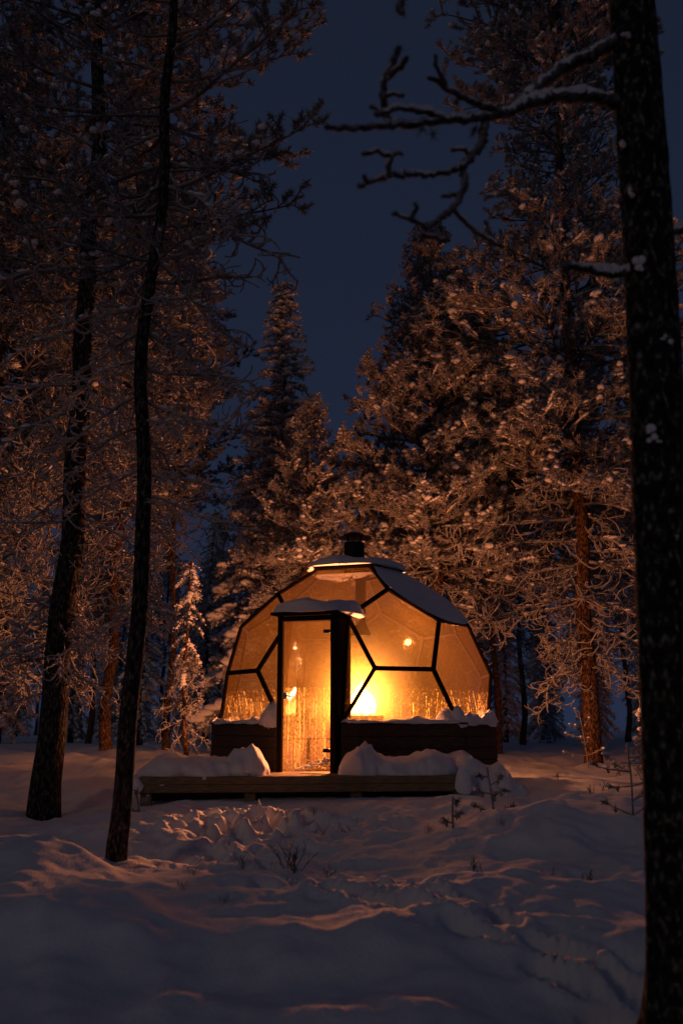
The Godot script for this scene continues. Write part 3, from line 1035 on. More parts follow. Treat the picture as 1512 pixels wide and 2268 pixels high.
	# brown clumps of dry needles on the twigs
	var cl := MB.new()
	for c in [Vector3(0.20, 3.43, -2.95), Vector3(0.19, 3.39, -2.965), Vector3(0.30, 3.215, -3.10), Vector3(0.335, 3.20, -3.11), Vector3(0.52, 3.33, -3.27), Vector3(0.545, 3.27, -3.27), Vector3(0.44, 3.40, -3.2), Vector3(0.223, 3.64, -3.0), Vector3(0.225, 3.69, -3.02)]:
		for k in 26:
			var d := Vector3(rng.randf_range(-1, 1), rng.randf_range(-1.3, 0.8), rng.randf_range(-1, 1)).normalized()
			cl.blade(c, d, d.cross(Vector3(0.3, 0.5, 0.8)).normalized(), rng.randf_range(0.02, 0.05), 0.004, (BARK * 0.7).lerp(FROST, rng.randf() * 0.6))
	part("needle_clump", commit([[cl, M.twig]]), o, true)
	# snow caught in the bark
	for c in [[1.20, 2.86, 0.030, 0.05], [1.205, 2.16, 0.030, 0.045], [1.27, 1.42, 0.04, 0.02], [1.17, 3.42, 0.012, 0.02], [1.19, 3.2, 0.014, 0.024], [1.28, 2.55, 0.03, 0.025], [1.22, 3.95, 0.02, 0.012], [1.25, 1.75, 0.018, 0.02]]:
		var s := MB.new()
		for k in 9:
			lump(s, Vector3(c[0] + rng.randf_range(-1, 1) * c[2] * 0.7, c[1] + rng.randf_range(-1, 1) * c[3] * 0.7, -3.6 + 0.088 + rng.randf_range(0, 0.012)), Vector3(c[2], c[3] * 0.8, 0.02) * rng.randf_range(0.25, 0.6), rng, 0.1)
		part("snow", commit([[s, M.tree_snow]]), o)


# ---------------------------------------------------------------- the igloo
var top_v: Vector3
var ups := []
var lows := []


func tv(a: Vector3, b: Vector3) -> Vector3:
	return a + (b - a) / 3.0


func pane_part(o: Node3D, pts: Array, rng: RandomNumberGenerator) -> void:
	var mid := Vector3.ZERO
	for p in pts:
		mid += p
	mid /= pts.size()
	var out := (mid - Vector3(0, 1.43, 0)).normalized()
	var nn: Vector3 = (pts[1] - pts[0]).cross(pts[2] - pts[0]).normalized()
	if nn.dot(out) < 0.0:
		nn = -nn
	var across := UP.cross(nn)
	across = across.normalized() if across.length() > 0.1 else Vector3.RIGHT
	var shift := rng.randf()
	var g := MB.new()
	var inner := []
	var uvs := []
	var film := []
	for p in pts:
		var q: Vector3 = mid + (p - mid) * 0.985
		inner.append(q)
		film.append(q - nn * 0.012)
		uvs.append(Vector2(shift + (q - mid).dot(across) / 2.4, 1.0 - (q.y - 1.10) / 2.4))
	g.face(inner, nn)
	var pane := part("glass_pane", commit([[g, M.glass]]), o)
	var f := MB.new()
	f.face(film, nn, Color.WHITE, uvs)
	part("condensation", commit([[f, M.film]]), pane)


func make_igloo() -> void:
	var o := thing("glass_igloo", "glass igloo of amber lit panes with dark frame, plank base and glass door", "igloo", DC)
	var rng := RandomNumberGenerator.new()
	rng.seed = 9
	var R := 1.876
	var c0 := Vector3(0, 1.432, 0)
	var ri := R / sqrt(1.0 - 2.0 / 3.0 * (1.0 / 3.0) * pow(1.0 / sin(TAU / 5.0), 2.0) * 1.0)
	# scale so that the truncated corners lie at R
	var raw_top := Vector3(0, 1, 0)
	var raw_up := Vector3(cos(0.0) * 0.894427, 0.447214, 0)
	ri = R / tv(raw_top, raw_up).length()
	top_v = c0 + Vector3(0, ri, 0)
	for k in 5:
		var a := deg_to_rad(72.0 * k)
		ups.append(c0 + Vector3(cos(a) * 0.894427, 0.447214, sin(a) * 0.894427) * ri)
		a += deg_to_rad(36.0)
		lows.append(c0 + Vector3(cos(a) * 0.894427, -0.447214, sin(a) * 0.894427) * ri)
	var polys := []
	var zen := []
	for k in 5:
		zen.append(tv(top_v, ups[k]))
	polys.append(zen)
	var ring := []
	for k in 5:
		var u: Vector3 = ups[k]
		var v: Vector3 = ups[(k + 1) % 5]
		var w: Vector3 = ups[(k + 4) % 5]
		var l: Vector3 = lows[k]
		var lp: Vector3 = lows[(k + 4) % 5]
		polys.append([tv(top_v, u), tv(u, top_v), tv(u, v), tv(v, u), tv(v, top_v), tv(top_v, v)])
		polys.append([tv(u, top_v), tv(u, v), tv(u, l), tv(u, lp), tv(u, w)])
		if k != 1:
			polys.append([tv(u, v), tv(v, u), tv(v, l), tv(l, v), tv(l, u), tv(u, l)])
		else:   # the door stands in this one: a triangle of glass is left on either side
			polys.append([tv(u, v), tv(u, l), tv(l, u)])
			polys.append([tv(v, u), tv(v, l), tv(l, v)])
		polys.append([tv(u, lp), tv(u, l), tv(l, u), tv(lp, u)])
		ring.append(tv(l, u))
		ring.append(tv(l, v))
	var done := {}
	for p in polys:
		if p == zen:     # the roof panel that carries the chimney is solid
			var rp := MB.new()
			var wide := []
			for q in p:
				wide.append(Vector3(q.x * 1.13, q.y + 0.026, q.z * 1.13))
			rp.face(wide, UP)
			part("roof_panel", commit([[rp, M.frame]]), o)
		else:
			pane_part(o, p, rng)
		for k in p.size():
			var a: Vector3 = p[k]
			var b: Vector3 = p[(k + 1) % p.size()]
			var key := Vector3i(((a + b) * 500.0).round())
			if done.has(key):
				continue
			done[key] = true
			var m := MB.new()
			m.bar(a, b, 0.05, 0.045, (a + b) * 0.5 - c0)
			part("frame_bar", commit([[m, M.frame]]), o)
	# planks of the base: ten sides, seven boards high; the door takes one side
	for k in 10:
		var a: Vector3 = ring[k]
		var b: Vector3 = ring[(k + 1) % 10]
		var flat := func(p: Vector3, s: float) -> Vector3: return Vector3(p.x * s, 0, p.z * s)
		var pa: Vector3 = flat.call(a, 1.048)
		var pb: Vector3 = flat.call(b, 1.048)
		var mid := (pa + pb) * 0.5
		var out := mid.normalized()
		var dir := (pb - pa).normalized()
		var span := pa.distance_to(pb)
		if k == 2:
			continue
		var basis := Basis(dir, UP, dir.cross(UP))
		for r in 7:
			var m := MB.new()
			m.box(Transform3D(basis, mid + Vector3(0, 0.10 + 0.143 * (r + 0.5), 0) + out * rng.randf_range(-0.002, 0.003)), Vector3(span - 0.004, 0.139, 0.055), 0.008)
			part("plank", commit([[m, M.dark_timber]]), o)
		var li := MB.new()
		li.box(Transform3D(basis, mid * 0.955 + Vector3(0, 0.6, 0)), Vector3(span * 0.96, 1.0, 0.02), 0.003)
		part("wall_lining", commit([[li, M.inner_timber]]), o)
		var cap := MB.new()
		cap.box(Transform3D(basis, mid * 0.985 + Vector3(0, 1.112, 0)), Vector3(span + 0.01, 0.022, 0.15), 0.004)
		part("ledge", commit([[cap, M.dark_timber]]), o)
	# floor boards and a low bench round the inside
	for k in 13:
		var x := lerpf(-1.74, 1.74, k / 12.0)
		var half := sqrt(maxf(0.02, 1.80 * 1.80 - x * x)) - 0.08
		var m := MB.new()
		m.box(Transform3D(Basis(), Vector3(x, FLOOR_Y - 0.02, 0)), Vector3(0.286, 0.035, half * 2.0), 0.004)
		part("floor_board", commit([[m, M.inner_timber]]), o)
	for k in 10:
		if k >= 1 and k <= 3:
			continue
		var a: Vector3 = ring[k]
		var b: Vector3 = ring[(k + 1) % 10]
		var mid := (a + b) * 0.5
		mid.y = 0.0
		var dir := (b - a).normalized()
		var m := MB.new()
		m.box(Transform3D(Basis(dir, UP, dir.cross(UP)), mid * 0.84 + Vector3(0, 0.93, 0)), Vector3(a.distance_to(b) * 0.8, 0.05, 0.42), 0.01)
		m.box(Transform3D(Basis(dir, UP, dir.cross(UP)), mid * 0.76 + Vector3(0, 0.70, 0)), Vector3(a.distance_to(b) * 0.7, 0.40, 0.04), 0.01)
		part("bench", commit([[m, M.inner_timber]]), o)
	# the porch: posts, lintel, side walls, flat roof
	var a := deg_to_rad(FACE)
	var n := Vector3(cos(a), 0, sin(a))
	var u := Vector3(sin(a), 0, -cos(a))
	if u.x < 0.0:
		u = -u
	var B := Basis(u, UP, u.cross(UP))
	var F := func(x: float, y: float, d: float) -> Vector3: return u * x + UP * y + n * d
	for s in [-1.0, 1.0]:
		var m := MB.new()
		m.box(Transform3D(B, F.call(s * 0.335, 1.44, 1.98)), Vector3(0.064, 1.88, 0.07), 0.006)
		part("door_post", commit([[m, M.frame]]), o)
		m = MB.new()
		m.box(Transform3D(B, F.call(s * 0.352, 1.44, 1.675)), Vector3(0.035, 1.878, 0.53), 0.004)
		if s > 0.0:
			part("porch_wall", commit([[m, M.frame]]), o)
			continue
		m = MB.new()
		m.face([F.call(-0.35, 0.53, 1.93), F.call(-0.35, 2.36, 1.93), F.call(-0.35, 2.36, 1.42), F.call(-0.35, 0.53, 1.42)], -u)
		var side := part("side_glass", commit([[m, M.glass]]), o)
		m = MB.new()
		m.face([F.call(-0.342, 0.53, 1.93), F.call(-0.342, 2.36, 1.93), F.call(-0.342, 2.36, 1.42), F.call(-0.342, 0.53, 1.42)], -u, Color.WHITE, [Vector2(0.1, 0.98), Vector2(0.1, 0.04), Vector2(0.7, 0.04), Vector2(0.7, 0.98)])
		part("condensation", commit([[m, M.door_film]]), side)
	var m2 := MB.new()
	m2.box(Transform3D(B, F.call(0, 2.345, 1.98)), Vector3(0.594, 0.06, 0.07), 0.006)
	part("lintel", commit([[m2, M.frame]]), o)
	m2 = MB.new()
	m2.box(Transform3D(B, F.call(0, 0.515, 1.98)), Vector3(0.594, 0.03, 0.09), 0.006)
	part("threshold", commit([[m2, M.frame]]), o)
	m2 = MB.new()
	m2.box(Transform3D(B, F.call(0.0, 2.40, 1.68)), Vector3(0.86, 0.035, 0.86), 0.006)
	part("porch_roof", commit([[m2, M.frame]]), o)
	# the door: a sheet of glass with hinges and a lever
	m2 = MB.new()
	m2.face([F.call(-0.294, 0.54, 1.995), F.call(0.294, 0.54, 1.995), F.call(0.294, 2.31, 1.995), F.call(-0.294, 2.31, 1.995)], n)
	var door := part("door", commit([[m2, M.glass]]), o)
	m2 = MB.new()
	m2.face([F.call(-0.292, 0.542, 1.985), F.call(0.292, 0.542, 1.985), F.call(0.292, 2.308, 1.985), F.call(-0.292, 2.308, 1.985)], n, Color.WHITE, [Vector2(0.0, 0.98), Vector2(0.8, 0.98), Vector2(0.8, 0.05), Vector2(0.0, 0.05)])
	part("condensation", commit([[m2, M.door_film]]), door)
	for y in [0.80, 2.18]:
		m2 = MB.new()
		m2.box(Transform3D(B, F.call(0.255, y, 1.995)), Vector3(0.08, 0.045, 0.035), 0.006)
		part("hinge", commit([[m2, M.iron]]), door)
	m2 = MB.new()
	m2.box(Transform3D(B, F.call(-0.262, 1.43, 1.998)), Vector3(0.055, 0.075, 0.03), 0.008)
	m2.tube(PackedVector3Array([F.call(-0.262, 1.43, 2.01), F.call(-0.262, 1.43, 2.045), F.call(-0.23, 1.428, 2.05), F.call(-0.14, 1.425, 2.05)]), radii(4, 0.010, 0.009), 8, Color.WHITE, Color.WHITE, 0.5, rng)
	part("handle", commit([[m2, M.steel]]), door)
	# frost frozen to the foot of the door
	var ice := MB.new()
	for k in 46:
		var t := rng.randf()
		var at: Vector3 = F.call(lerpf(-0.10, 0.28, t), 0.57 + 0.13 * t * rng.randf_range(0.4, 1.1) + rng.randf() * 0.03, 1.975)
		lump(ice, at, Vector3(rng.randf_range(0.012, 0.035), rng.randf_range(0.01, 0.022), 0.01), rng, 0.3)
	part("ice", commit([[ice, M.tree_snow]]), door, true)

	# the stove with its open fire
	var st := thing("fire_stove", "round iron stove with a blazing open fire inside the igloo", "stove", DC + Vector3(0.07, FLOOR_Y - 0.06, 0.1))
	var lathe := func(prof: Array, mat: Material, name: String) -> void:
		var m := MB.new()
		var seg := 20
		for k in prof.size():
			for j in seg:
				var q := TAU * j / seg
				m.put(Vector3(cos(q) * prof[k][0], prof[k][1], sin(q) * prof[k][0]), Vector3.ZERO, Color.WHITE)
		for k in prof.size() - 1:
			for j in seg:
				var p := k * seg + j
				var r := k * seg + (j + 1) % seg
				m.i.append_array([p, r, p + seg, r, r + seg, p + seg])
		smooth(m, 0, 0)
		part(name, commit([[m, mat]]), st)
	lathe.call([[0.24, 0.0], [0.24, 0.03], [0.12, 0.07], [0.10, 0.5], [0.14, 0.62]], M.iron, "pedestal")
	lathe.call([[0.02, 0.62], [0.18, 0.63], [0.29, 0.70], [0.31, 0.78], [0.295, 0.785], [0.27, 0.72], [0.02, 0.68]], M.iron, "fire_bowl")
	lathe.call([[0.15, 1.86], [0.148, 1.88], [0.08, 2.02], [0.075, 2.06], [0.075, 2.66], [0.13, 2.68], [0.13, 2.86]], M.iron, "flue")
	for k in 5:
		var q := TAU * k / 5.0 + 0.3
		var m := MB.new()
		var d := Vector3(cos(q), 0, sin(q))
		m.tube(PackedVector3Array([d * 0.2 + UP * 0.74, d * 0.1 + UP * 0.82, d * -0.04 + UP * 0.92]), radii(3, 0.04, 0.034), 8, Color(0.04, 0.03, 0.02), Color(0.04, 0.03, 0.02), 0.5, rng, 0.1)
		part("log", commit([[m, M.ember]]), st)
	var fl := MB.new()
	for k in 9:
		var q := TAU * k / 8.0
		var d := Vector3(cos(q), 0, sin(q)) * (0.12 if k < 8 else 0.0)
		var h := rng.randf_range(0.24, 0.38) if k < 8 else 0.44
		var p := PackedVector3Array()
		var rr := PackedFloat32Array()
		for e in 11:
			var t := e / 10.0
			p.append(d * (1.0 - 0.55 * t) + Vector3(sin(t * 5.0 + k) * 0.03 * t, 0.80 + h * t, cos(t * 4.0 + k * 2.0) * 0.03 * t))
			rr.append(0.115 * sin(PI * (0.20 + 0.79 * t)) * (1.0 - 0.4 * t))
		fl.tube(p, rr, 10, Color.WHITE, Color.WHITE, 0.5, rng)
	part("flame", commit([[fl, M.flame]]), st)
	var fire := OmniLight3D.new()
	fire.name = "fire_light"
	fire.light_color = lin(1.0, 0.30, 0.115)
	fire.light_energy = 50.0
	fire.light_size = 0.15
	fire.omni_range = 60.0
	fire.omni_attenuation = 2.0
	fire.shadow_enabled = true
	fire.position = DC + Vector3(0.07, FLOOR_Y + 0.97, 0.1)
	add_child(fire)
	# warm damp air under the glass
	var mist := FogVolume.new()
	mist.name = "mist"
	mist.shape = RenderingServer.FOG_VOLUME_SHAPE_ELLIPSOID
	mist.size = Vector3(3.5, 3.3, 3.5)
	var fm := FogMaterial.new()
	fm.resource_name = "mist"
	fm.density = 0.011
	fm.albedo = lin(0.88, 0.80, 0.24)
	mist.material = fm
	mist.position = DC + Vector3(0, 1.55, 0)
	mist.set_meta("kind", "stuff")
	meta(mist, "warm damp air glowing round the fire inside the igloo", "mist")
	add_child(mist)
	for k in 8:
		var glow := mist.duplicate() as FogVolume
		glow.name = "fire_smoke" if k == 0 else "fire_smoke_%03d" % k
		glow.size = Vector3(0.58, 0.66, 0.58) * (1.0 + 0.30 * k)
		var gm := fm.duplicate() as FogMaterial
		gm.density = 0.085 * pow(0.78, k)
		glow.material = gm
		glow.position = DC + Vector3(0.07, 1.5, 0.1)
		add_child(glow)
	# a small slatted lamp hanging under the roof at the right
	var la := thing("pendant_lamp", "small slatted lamp glowing inside under the right of the roof", "lamp", DC + Vector3(0.78, 2.28, -0.7))
	la.rotation = Vector3(0.35, 0.4, 0.55)
	var bulb := MB.new()
	lump(bulb, Vector3.ZERO, Vector3(0.05, 0.06, 0.05), rng, 0.0)
	part("bulb", commit([[bulb, M.lamp_glow]]), la)
	for k in 9:
		var q := TAU * k / 14.0
		var d := Vector3(cos(q), 0, sin(q))
		var m := MB.new()
		m.bar(d * 0.05 + UP * 0.08, d * 0.095 - UP * 0.06, 0.012, 0.004, d)
		part("slat", commit([[m, M.inner_timber]]), la)
	var cord := MB.new()
	cord.tube(PackedVector3Array([UP * 0.06, UP * 0.2, UP * 0.36]), radii(3, 0.004, 0.004), 6, Color.WHITE, Color.WHITE, 0.5, rng)
	part("cord", commit([[cord, M.iron]]), la)
	var ll := OmniLight3D.new()
	ll.name = "lamp_light"
	ll.light_color = lin(1.0, 0.32, 0.11)
	ll.light_energy = 8.0
	ll.light_size = 0.05
	ll.omni_range = 30.0
	ll.omni_attenuation = 2.0
	ll.shadow_enabled = true
	ll.position = la.position
	add_child(ll)

	# chimney above the roof
	var ch := thing("chimney", "dark metal chimney with hexagonal rain cap on the igloo roof", "chimney", DC + Vector3(-0.02, 3.23, 0.1))
	var cyl := func(r0: float, r1: float, y0: float, y1: float, seg: int) -> MB:
		var m := MB.new()
		for j in seg:
			var q0 := TAU * j / seg
			var q1 := TAU * (j + 1) / seg
			var d0 := Vector3(cos(q0), 0, sin(q0))
			var d1 := Vector3(cos(q1), 0, sin(q1))
			m.face([d0 * r0 + UP * y0, d1 * r0 + UP * y0, d1 * r1 + UP * y1, d0 * r1 + UP * y1], d0 + d1)
			m.face([d0 * r1 + UP * y1, d1 * r1 + UP * y1, UP * y1], UP)
			m.face([d0 * r0 + UP * y0, d1 * r0 + UP * y0, UP * y0], -UP)
		return m
	part("pipe", commit([[cyl.call(0.143, 0.143, -0.06, 0.385, 24), M.iron]]), ch)
	part("rain_cap", commit([[cyl.call(0.235, 0.11, 0.46, 0.52, 8), M.iron]]), ch)
	for k in 4:
		var q := TAU * (k + 0.5) / 4.0
		var m := MB.new()
		m.bar(Vector3(cos(q) * 0.12, 0.37, sin(q) * 0.12), Vector3(cos(q) * 0.135, 0.478, sin(q) * 0.135), 0.018, 0.012, Vector3(cos(q), 0, sin(q)))
		part("stay", commit([[m, M.iron]]), ch)

	make_igloo_snow(zen, ring, F, n, u)
	make_deck(F)


func cover(poly: Array, nrm: Vector3, thick: float, hang: float, grow: float, sd: float, dip := 0.0, skirt := 0.008) -> MB:
	# a blanket of snow over a polygon: thick in the middle, with a rounded, uneven rim
	var m := MB.new()
	var mid := Vector3.ZERO
	for p in poly:
		mid += p
	mid /= poly.size()
	var rim := resample(poly + [poly[0]], 0.05)
	var rings := 14
	for k in rim.size():
		for r in rings + 1:
			var t := float(r) / (rings - 2)
			var e := (rim[k] - mid) * (1.0 + grow + hang * n_rough.get_noise_3d(rim[k].x * 0.5 + sd, rim[k].y, rim[k].z * 0.5))
			var q: Vector3
			if r <= rings - 2:
				q = mid + e * t
				var th := thick * pow(1.0 - pow(t, 5.0), 0.5) * (0.75 + 0.35 * n_mid.get_noise_2d(q.x * 2.0 + sd, q.z * 2.0) + 0.22 * n_rough.get_noise_2d(q.x * 0.6 + sd, q.z * 0.6))
				q += nrm * maxf(th, 0.0) - UP * dip * t * t * t
			else:
				q = mid + e * (1.0 - 0.04 * (r - rings + 2)) - nrm * skirt * (r - rings + 2) - UP * dip
			m.put(q, Vector3.ZERO, Color.WHITE)
	var low := m.put(mid - nrm * skirt * 2.0 - UP * dip, Vector3.ZERO, Color.WHITE)
	for k in rim.size() - 1:
		var e0 := k * (rings + 1) + rings
		var e1 := e0 + rings + 1
		if (m.v[e1] - m.v[e0]).cross(m.v[low] - m.v[e0]).dot(nrm) > 0.0:
			m.i.append_array([e0, e1, low])
		else:
			m.i.append_array([e0, low, e1])
		for r in rings:
			var a := k * (rings + 1) + r
			var b := a + rings + 1
			var tri := (m.v[a + 1] - m.v[a]).cross(m.v[b + 1] - m.v[a])
			if (tri.dot(nrm) > 0.0) if r < rings - 2 else (tri.dot(m.v[a] - mid) > 0.0):
				m.i.append_array([a, b + 1, a + 1, a, b, b + 1])
			else:
				m.i.append_array([a, a + 1, b + 1, a, b + 1, b])
	smooth(m, 0, 0)
	return m


func bank(called: String, label: String, pts: Array, w0: float, h0: float, sd: float, rough := 0.45, ends := 6.0, freq := 8.0, vary := 0.5) -> void:
	var p := resample(pts, 0.03)
	var w := PackedFloat32Array()
	var h := PackedFloat32Array()
	for k in p.size():
		var t := float(k) / (p.size() - 1)
		var env := sqrt(clampf(minf(t * ends, (1.0 - t) * ends), 0.004, 1.0))
		var q := 1.0 + vary * n_mid.get_noise_2d(p[k].x * 2.2 + sd, p[k].z * 2.2)
		w.append(w0 * env)
		h.append(h0 * env * q)
	var m := MB.new()
	ridge(m, p, w, h, sd, rough, 16, freq)
	solo(called, commit([[m, M.snow]]), label, "snow")


func make_igloo_snow(zen: Array, ring: Array, F: Callable, n: Vector3, u: Vector3) -> void:
	var z := []
	for p in zen:
		z.append(DC + p + Vector3(0, 0.03, 0))
	solo("roof_snow", commit([[cover(z, UP, 0.18, 0.14, 0.16, 3.0, 0.0, 0.0), M.snow]]), "thick cap of snow on the igloo roof round the chimney", "snow")
	# thin snow lying on the sloping pane at the upper right
	var k0: Vector3 = tv(top_v, ups[0])
	var k1: Vector3 = tv(top_v, ups[1])
	var b0: Vector3 = tv(ups[1], ups[0])
	var b1: Vector3 = tv(ups[0], ups[1])
	var b2: Vector3 = tv(ups[0], top_v)
	var mid: Vector3 = (k0 + k1 + b0 + b1) * 0.25 - Vector3(0, 1.43, 0)
	var nn := mid.normalized()
	var off := DC + nn * 0.028
	solo("pane_snow", commit([[cover([off + k1, off + k0, off + b2, off + b1, off + b0, off + tv(ups[1], top_v)], nn, 0.025, 0.03, -0.02, 8.0, 0.0, 0.0), M.snow]]), "thin sheet of snow on the upper right pane of the igloo", "snow")
	# the porch roof
	solo("porch_snow", commit([[cover([DC + F.call(-0.40, 2.42, 2.06), DC + F.call(0.42, 2.42, 2.06), DC + F.call(0.46, 2.42, 1.30), DC + F.call(-0.36, 2.42, 1.30)], UP, 0.24, 0.12, 0.06, 12.0), M.snow]]), "slab of snow on the flat roof over the igloo door", "snow")
	# ledges all round; higher in the corners
	var names := {1: "small ridge of snow on the ledge below the panes right of the door", 0: "heaped snow on the front right corner ledge of the igloo", 3: "strip of snow on the ledge left of the igloo door", 4: "snow on the far left ledge corner of the igloo", 9: "snow along the right rear ledge of the igloo"}
	for k in names:
		var a: Vector3 = ring[k]
		var b: Vector3 = ring[(k + 1) % 10]
		var pa := DC + Vector3(a.x * 1.055, 1.122, a.z * 1.055)
		var pb := DC + Vector3(b.x * 1.055, 1.122, b.z * 1.055)
		bank("ledge_snow", names[k], [pa, pa.lerp(pb, 0.5), pb], 0.055, 0.11 if k in [0, 9] else 0.035, 20.0 + k * 3.0, 0.6, 8.0, 9.0, 1.2)
	var corner: Vector3 = ring[1]
	var c := DC + Vector3(corner.x * 1.03, 1.122, corner.z * 1.03)
	bank("ledge_snow", "snow drift in the corner under the slanting bar right of the fire", [c + Vector3(-0.34, 0, 0.02), c, c + Vector3(0.04, 0, -0.04)], 0.06, 0.12, 41.0, 0.6, 4.0, 9.0, 0.7)
	corner = ring[3]
	c = DC + Vector3(corner.x * 1.03, 1.122, corner.z * 1.03)
	bank("ledge_snow", "snow drift in the corner against the left door post", [c + Vector3(-0.25, 0, -0.06), c + Vector3(-0.02, 0, 0.03), c + Vector3(0.06, 0, 0.06)], 0.06, 0.20, 47.0, 0.45, 3.0, 8.0, 0.4)


func make_deck(F: Callable) -> void:
	var o := thing("timber_deck", "low timber deck with thick front beam before the igloo door", "deck", Vector3.ZERO)
	var turn := -0.10
	var B := Basis(UP, -turn)
	var c := Vector3(-0.38, 0, -10.62)
	var P := func(x: float, y: float, z: float) -> Vector3: return c + B * Vector3(x, y, z)
	for k in 2:
		var m := MB.new()
		m.box(Transform3D(B, P.call(0, 0.424 + 0.084 * k + 0.0, 0.002 * k)), Vector3(3.56, 0.082, 0.05), 0.006)
		part("front_board", commit([[m, M.deck_timber]]), o)
	for k in 7:
		var m := MB.new()
		m.box(Transform3D(B, P.call(0, 0.535, -0.10 - 0.148 * k)), Vector3(3.54, 0.03, 0.14), 0.005)
		part("deck_board", commit([[m, M.deck_timber]]), o)
	for x in [-1.70, -0.6, 0.55, 1.68]:
		var m := MB.new()
		m.box(Transform3D(B, P.call(x, 0.22, -0.09)), Vector3(0.12, 0.36, 0.10), 0.006)
		part("post", commit([[m, M.deck_timber]]), o)
	var m3 := MB.new()
	m3.box(Transform3D(B, P.call(0, 0.34, -0.35)), Vector3(3.4, 0.12, 0.08), 0.006)
	part("joist", commit([[m3, M.dark_timber]]), o)
	# snow lying on the deck, cleared before the door
	bank("deck_snow", "long low bank of snow on the left half of the deck", [P.call(-1.86, 0.545, -0.42), P.call(-1.2, 0.55, -0.42), P.call(-0.62, 0.55, -0.5), P.call(-0.42, 0.55, -0.52)], 0.42, 0.20, 61.0, 0.22, 5.0, 3.0, 0.35)
	bank("deck_snow", "shovelled heap of snow beside the left door post", [P.call(-0.95, 0.55, -0.45), P.call(-0.62, 0.55, -0.42), P.call(-0.38, 0.55, -0.45)], 0.36, 0.27, 66.0, 0.28, 2.5, 5.0, 0.3)
	bank("deck_snow", "long bank of snow on the right half of the deck", [P.call(0.42, 0.55, -0.45), P.call(1.0, 0.55, -0.45), P.call(1.75, 0.55, -0.45)], 0.41, 0.25, 71.0, 0.22, 5.0, 3.0, 0.35)
	bank("deck_snow", "shovelled heap of snow beside the right door post", [P.call(0.38, 0.55, -0.38), P.call(0.58, 0.55, -0.36), P.call(0.92, 0.55, -0.42)], 0.34, 0.32, 76.0, 0.28, 2.5, 5.0, 0.3)
	bank("deck_snow", "snow drift sloping down past the right end of the deck", [P.call(1.35, 0.5, -0.75), P.call(1.85, 0.46, -0.75), P.call(2.2, 0.3, -0.7), P.call(2.7, 0.16, -0.6)], 0.50, 0.36, 81.0, 0.18, 2.5, 4.0, 0.3)
	bank("deck_snow", "lump of snow hanging over the right end of the deck beam", [P.call(1.62, 0.42, 0.03), P.call(1.72, 0.42, 0.03), P.call(1.81, 0.42, 0.03)], 0.06, 0.19, 86.0, 0.3, 3.0, 5.0, 0.2)
	bank("deck_snow", "lump of snow hanging over the left end of the deck beam", [P.call(-1.87, 0.43, -0.05), P.call(-1.80, 0.43, 0.0), P.call(-1.72, 0.46, 0.02)], 0.07, 0.15, 91.0, 0.3, 3.0, 5.0, 0.2)


# ---------------------------------------------------------------- small growth in the snow
func heather(sd: int, count: int, h: float, frost: float) -> ArrayMesh:
	var rng := RandomNumberGenerator.new()
	rng.seed = sd
	var m := MB.new()
	for k in count:
		var d := Vector3(rng.randf_range(-0.8, 0.8), 1.0, rng.randf_range(-0.8, 0.8)).normalized()
		var p := bent(rng, Vector3(rng.randf_range(-1, 1), -0.15, rng.randf_range(-1, 1)) * h * 0.4, d, h * rng.randf_range(0.6, 1.2), 5, 0.16, Vector3.ZERO)
		m.tube(p, radii(6, 0.005, 0.003), 4, BARK * 0.6, FROST, frost, rng, 0.2)
		for q in range(2, 6):
			for e in 2:
				var dd := ((p[q] - p[q - 1]).normalized() + Vector3(rng.randf_range(-1, 1), rng.randf_range(0, 0.8), rng.randf_range(-1, 1)) * 0.8).normalized()
				var s := bent(rng, p[q], dd, h * rng.randf_range(0.1, 0.3), 3, 0.15, Vector3.ZERO)
				m.tube(s, radii(4, 0.0038, 0.0028), 3, BARK * 0.6, FROST, frost, rng, 0.3)
	return commit([[m, M.twig]])


func sapling(o: Node3D, sd: int, h: float, arms: int) -> void:
	var rng := RandomNumberGenerator.new()
	rng.seed = sd
	var tw := MB.new()
	var stem := bent(rng, Vector3(0, -0.1, 0), UP, h + 0.1, 7, 0.07, Vector3.ZERO)
	tw.tube(stem, radii(8, 0.012, 0.007), 6, BARK * 0.7, FROST, 0.4, rng, 0.2)
	part("stem", commit([[tw, M.twig]]), o)
	for k in arms:
		var ar := MB.new()
		var ne := MB.new()
		var sn := MB.new()
		var f := stem[2 + (k * 5) / arms]
		if k == arms - 1:
			f = stem[6]
		var az := k * 2.4 + rng.randf()
		var p := bent(rng, f, Vector3(cos(az), rng.randf_range(-0.1, 0.5), sin(az)), h * rng.randf_range(0.25, 0.5), 5, 0.15, Vector3(0, 0.8, 0))
		ar.tube(p, radii(6, 0.008, 0.006), 5, BARK * 0.7, FROST, 0.5, rng, 0.25)
		tuft(ne, sn, p[5], (p[5] - p[4]).normalized(), rng, 50, 0.05, 1.0, 0.5)
		tuft(ne, sn, p[3], UP, rng, 18, 0.045, 0.2, 0.5)
		part("shoot", commit([[ar, M.twig], [ne, M.needle], [sn, M.tree_snow]]), o)


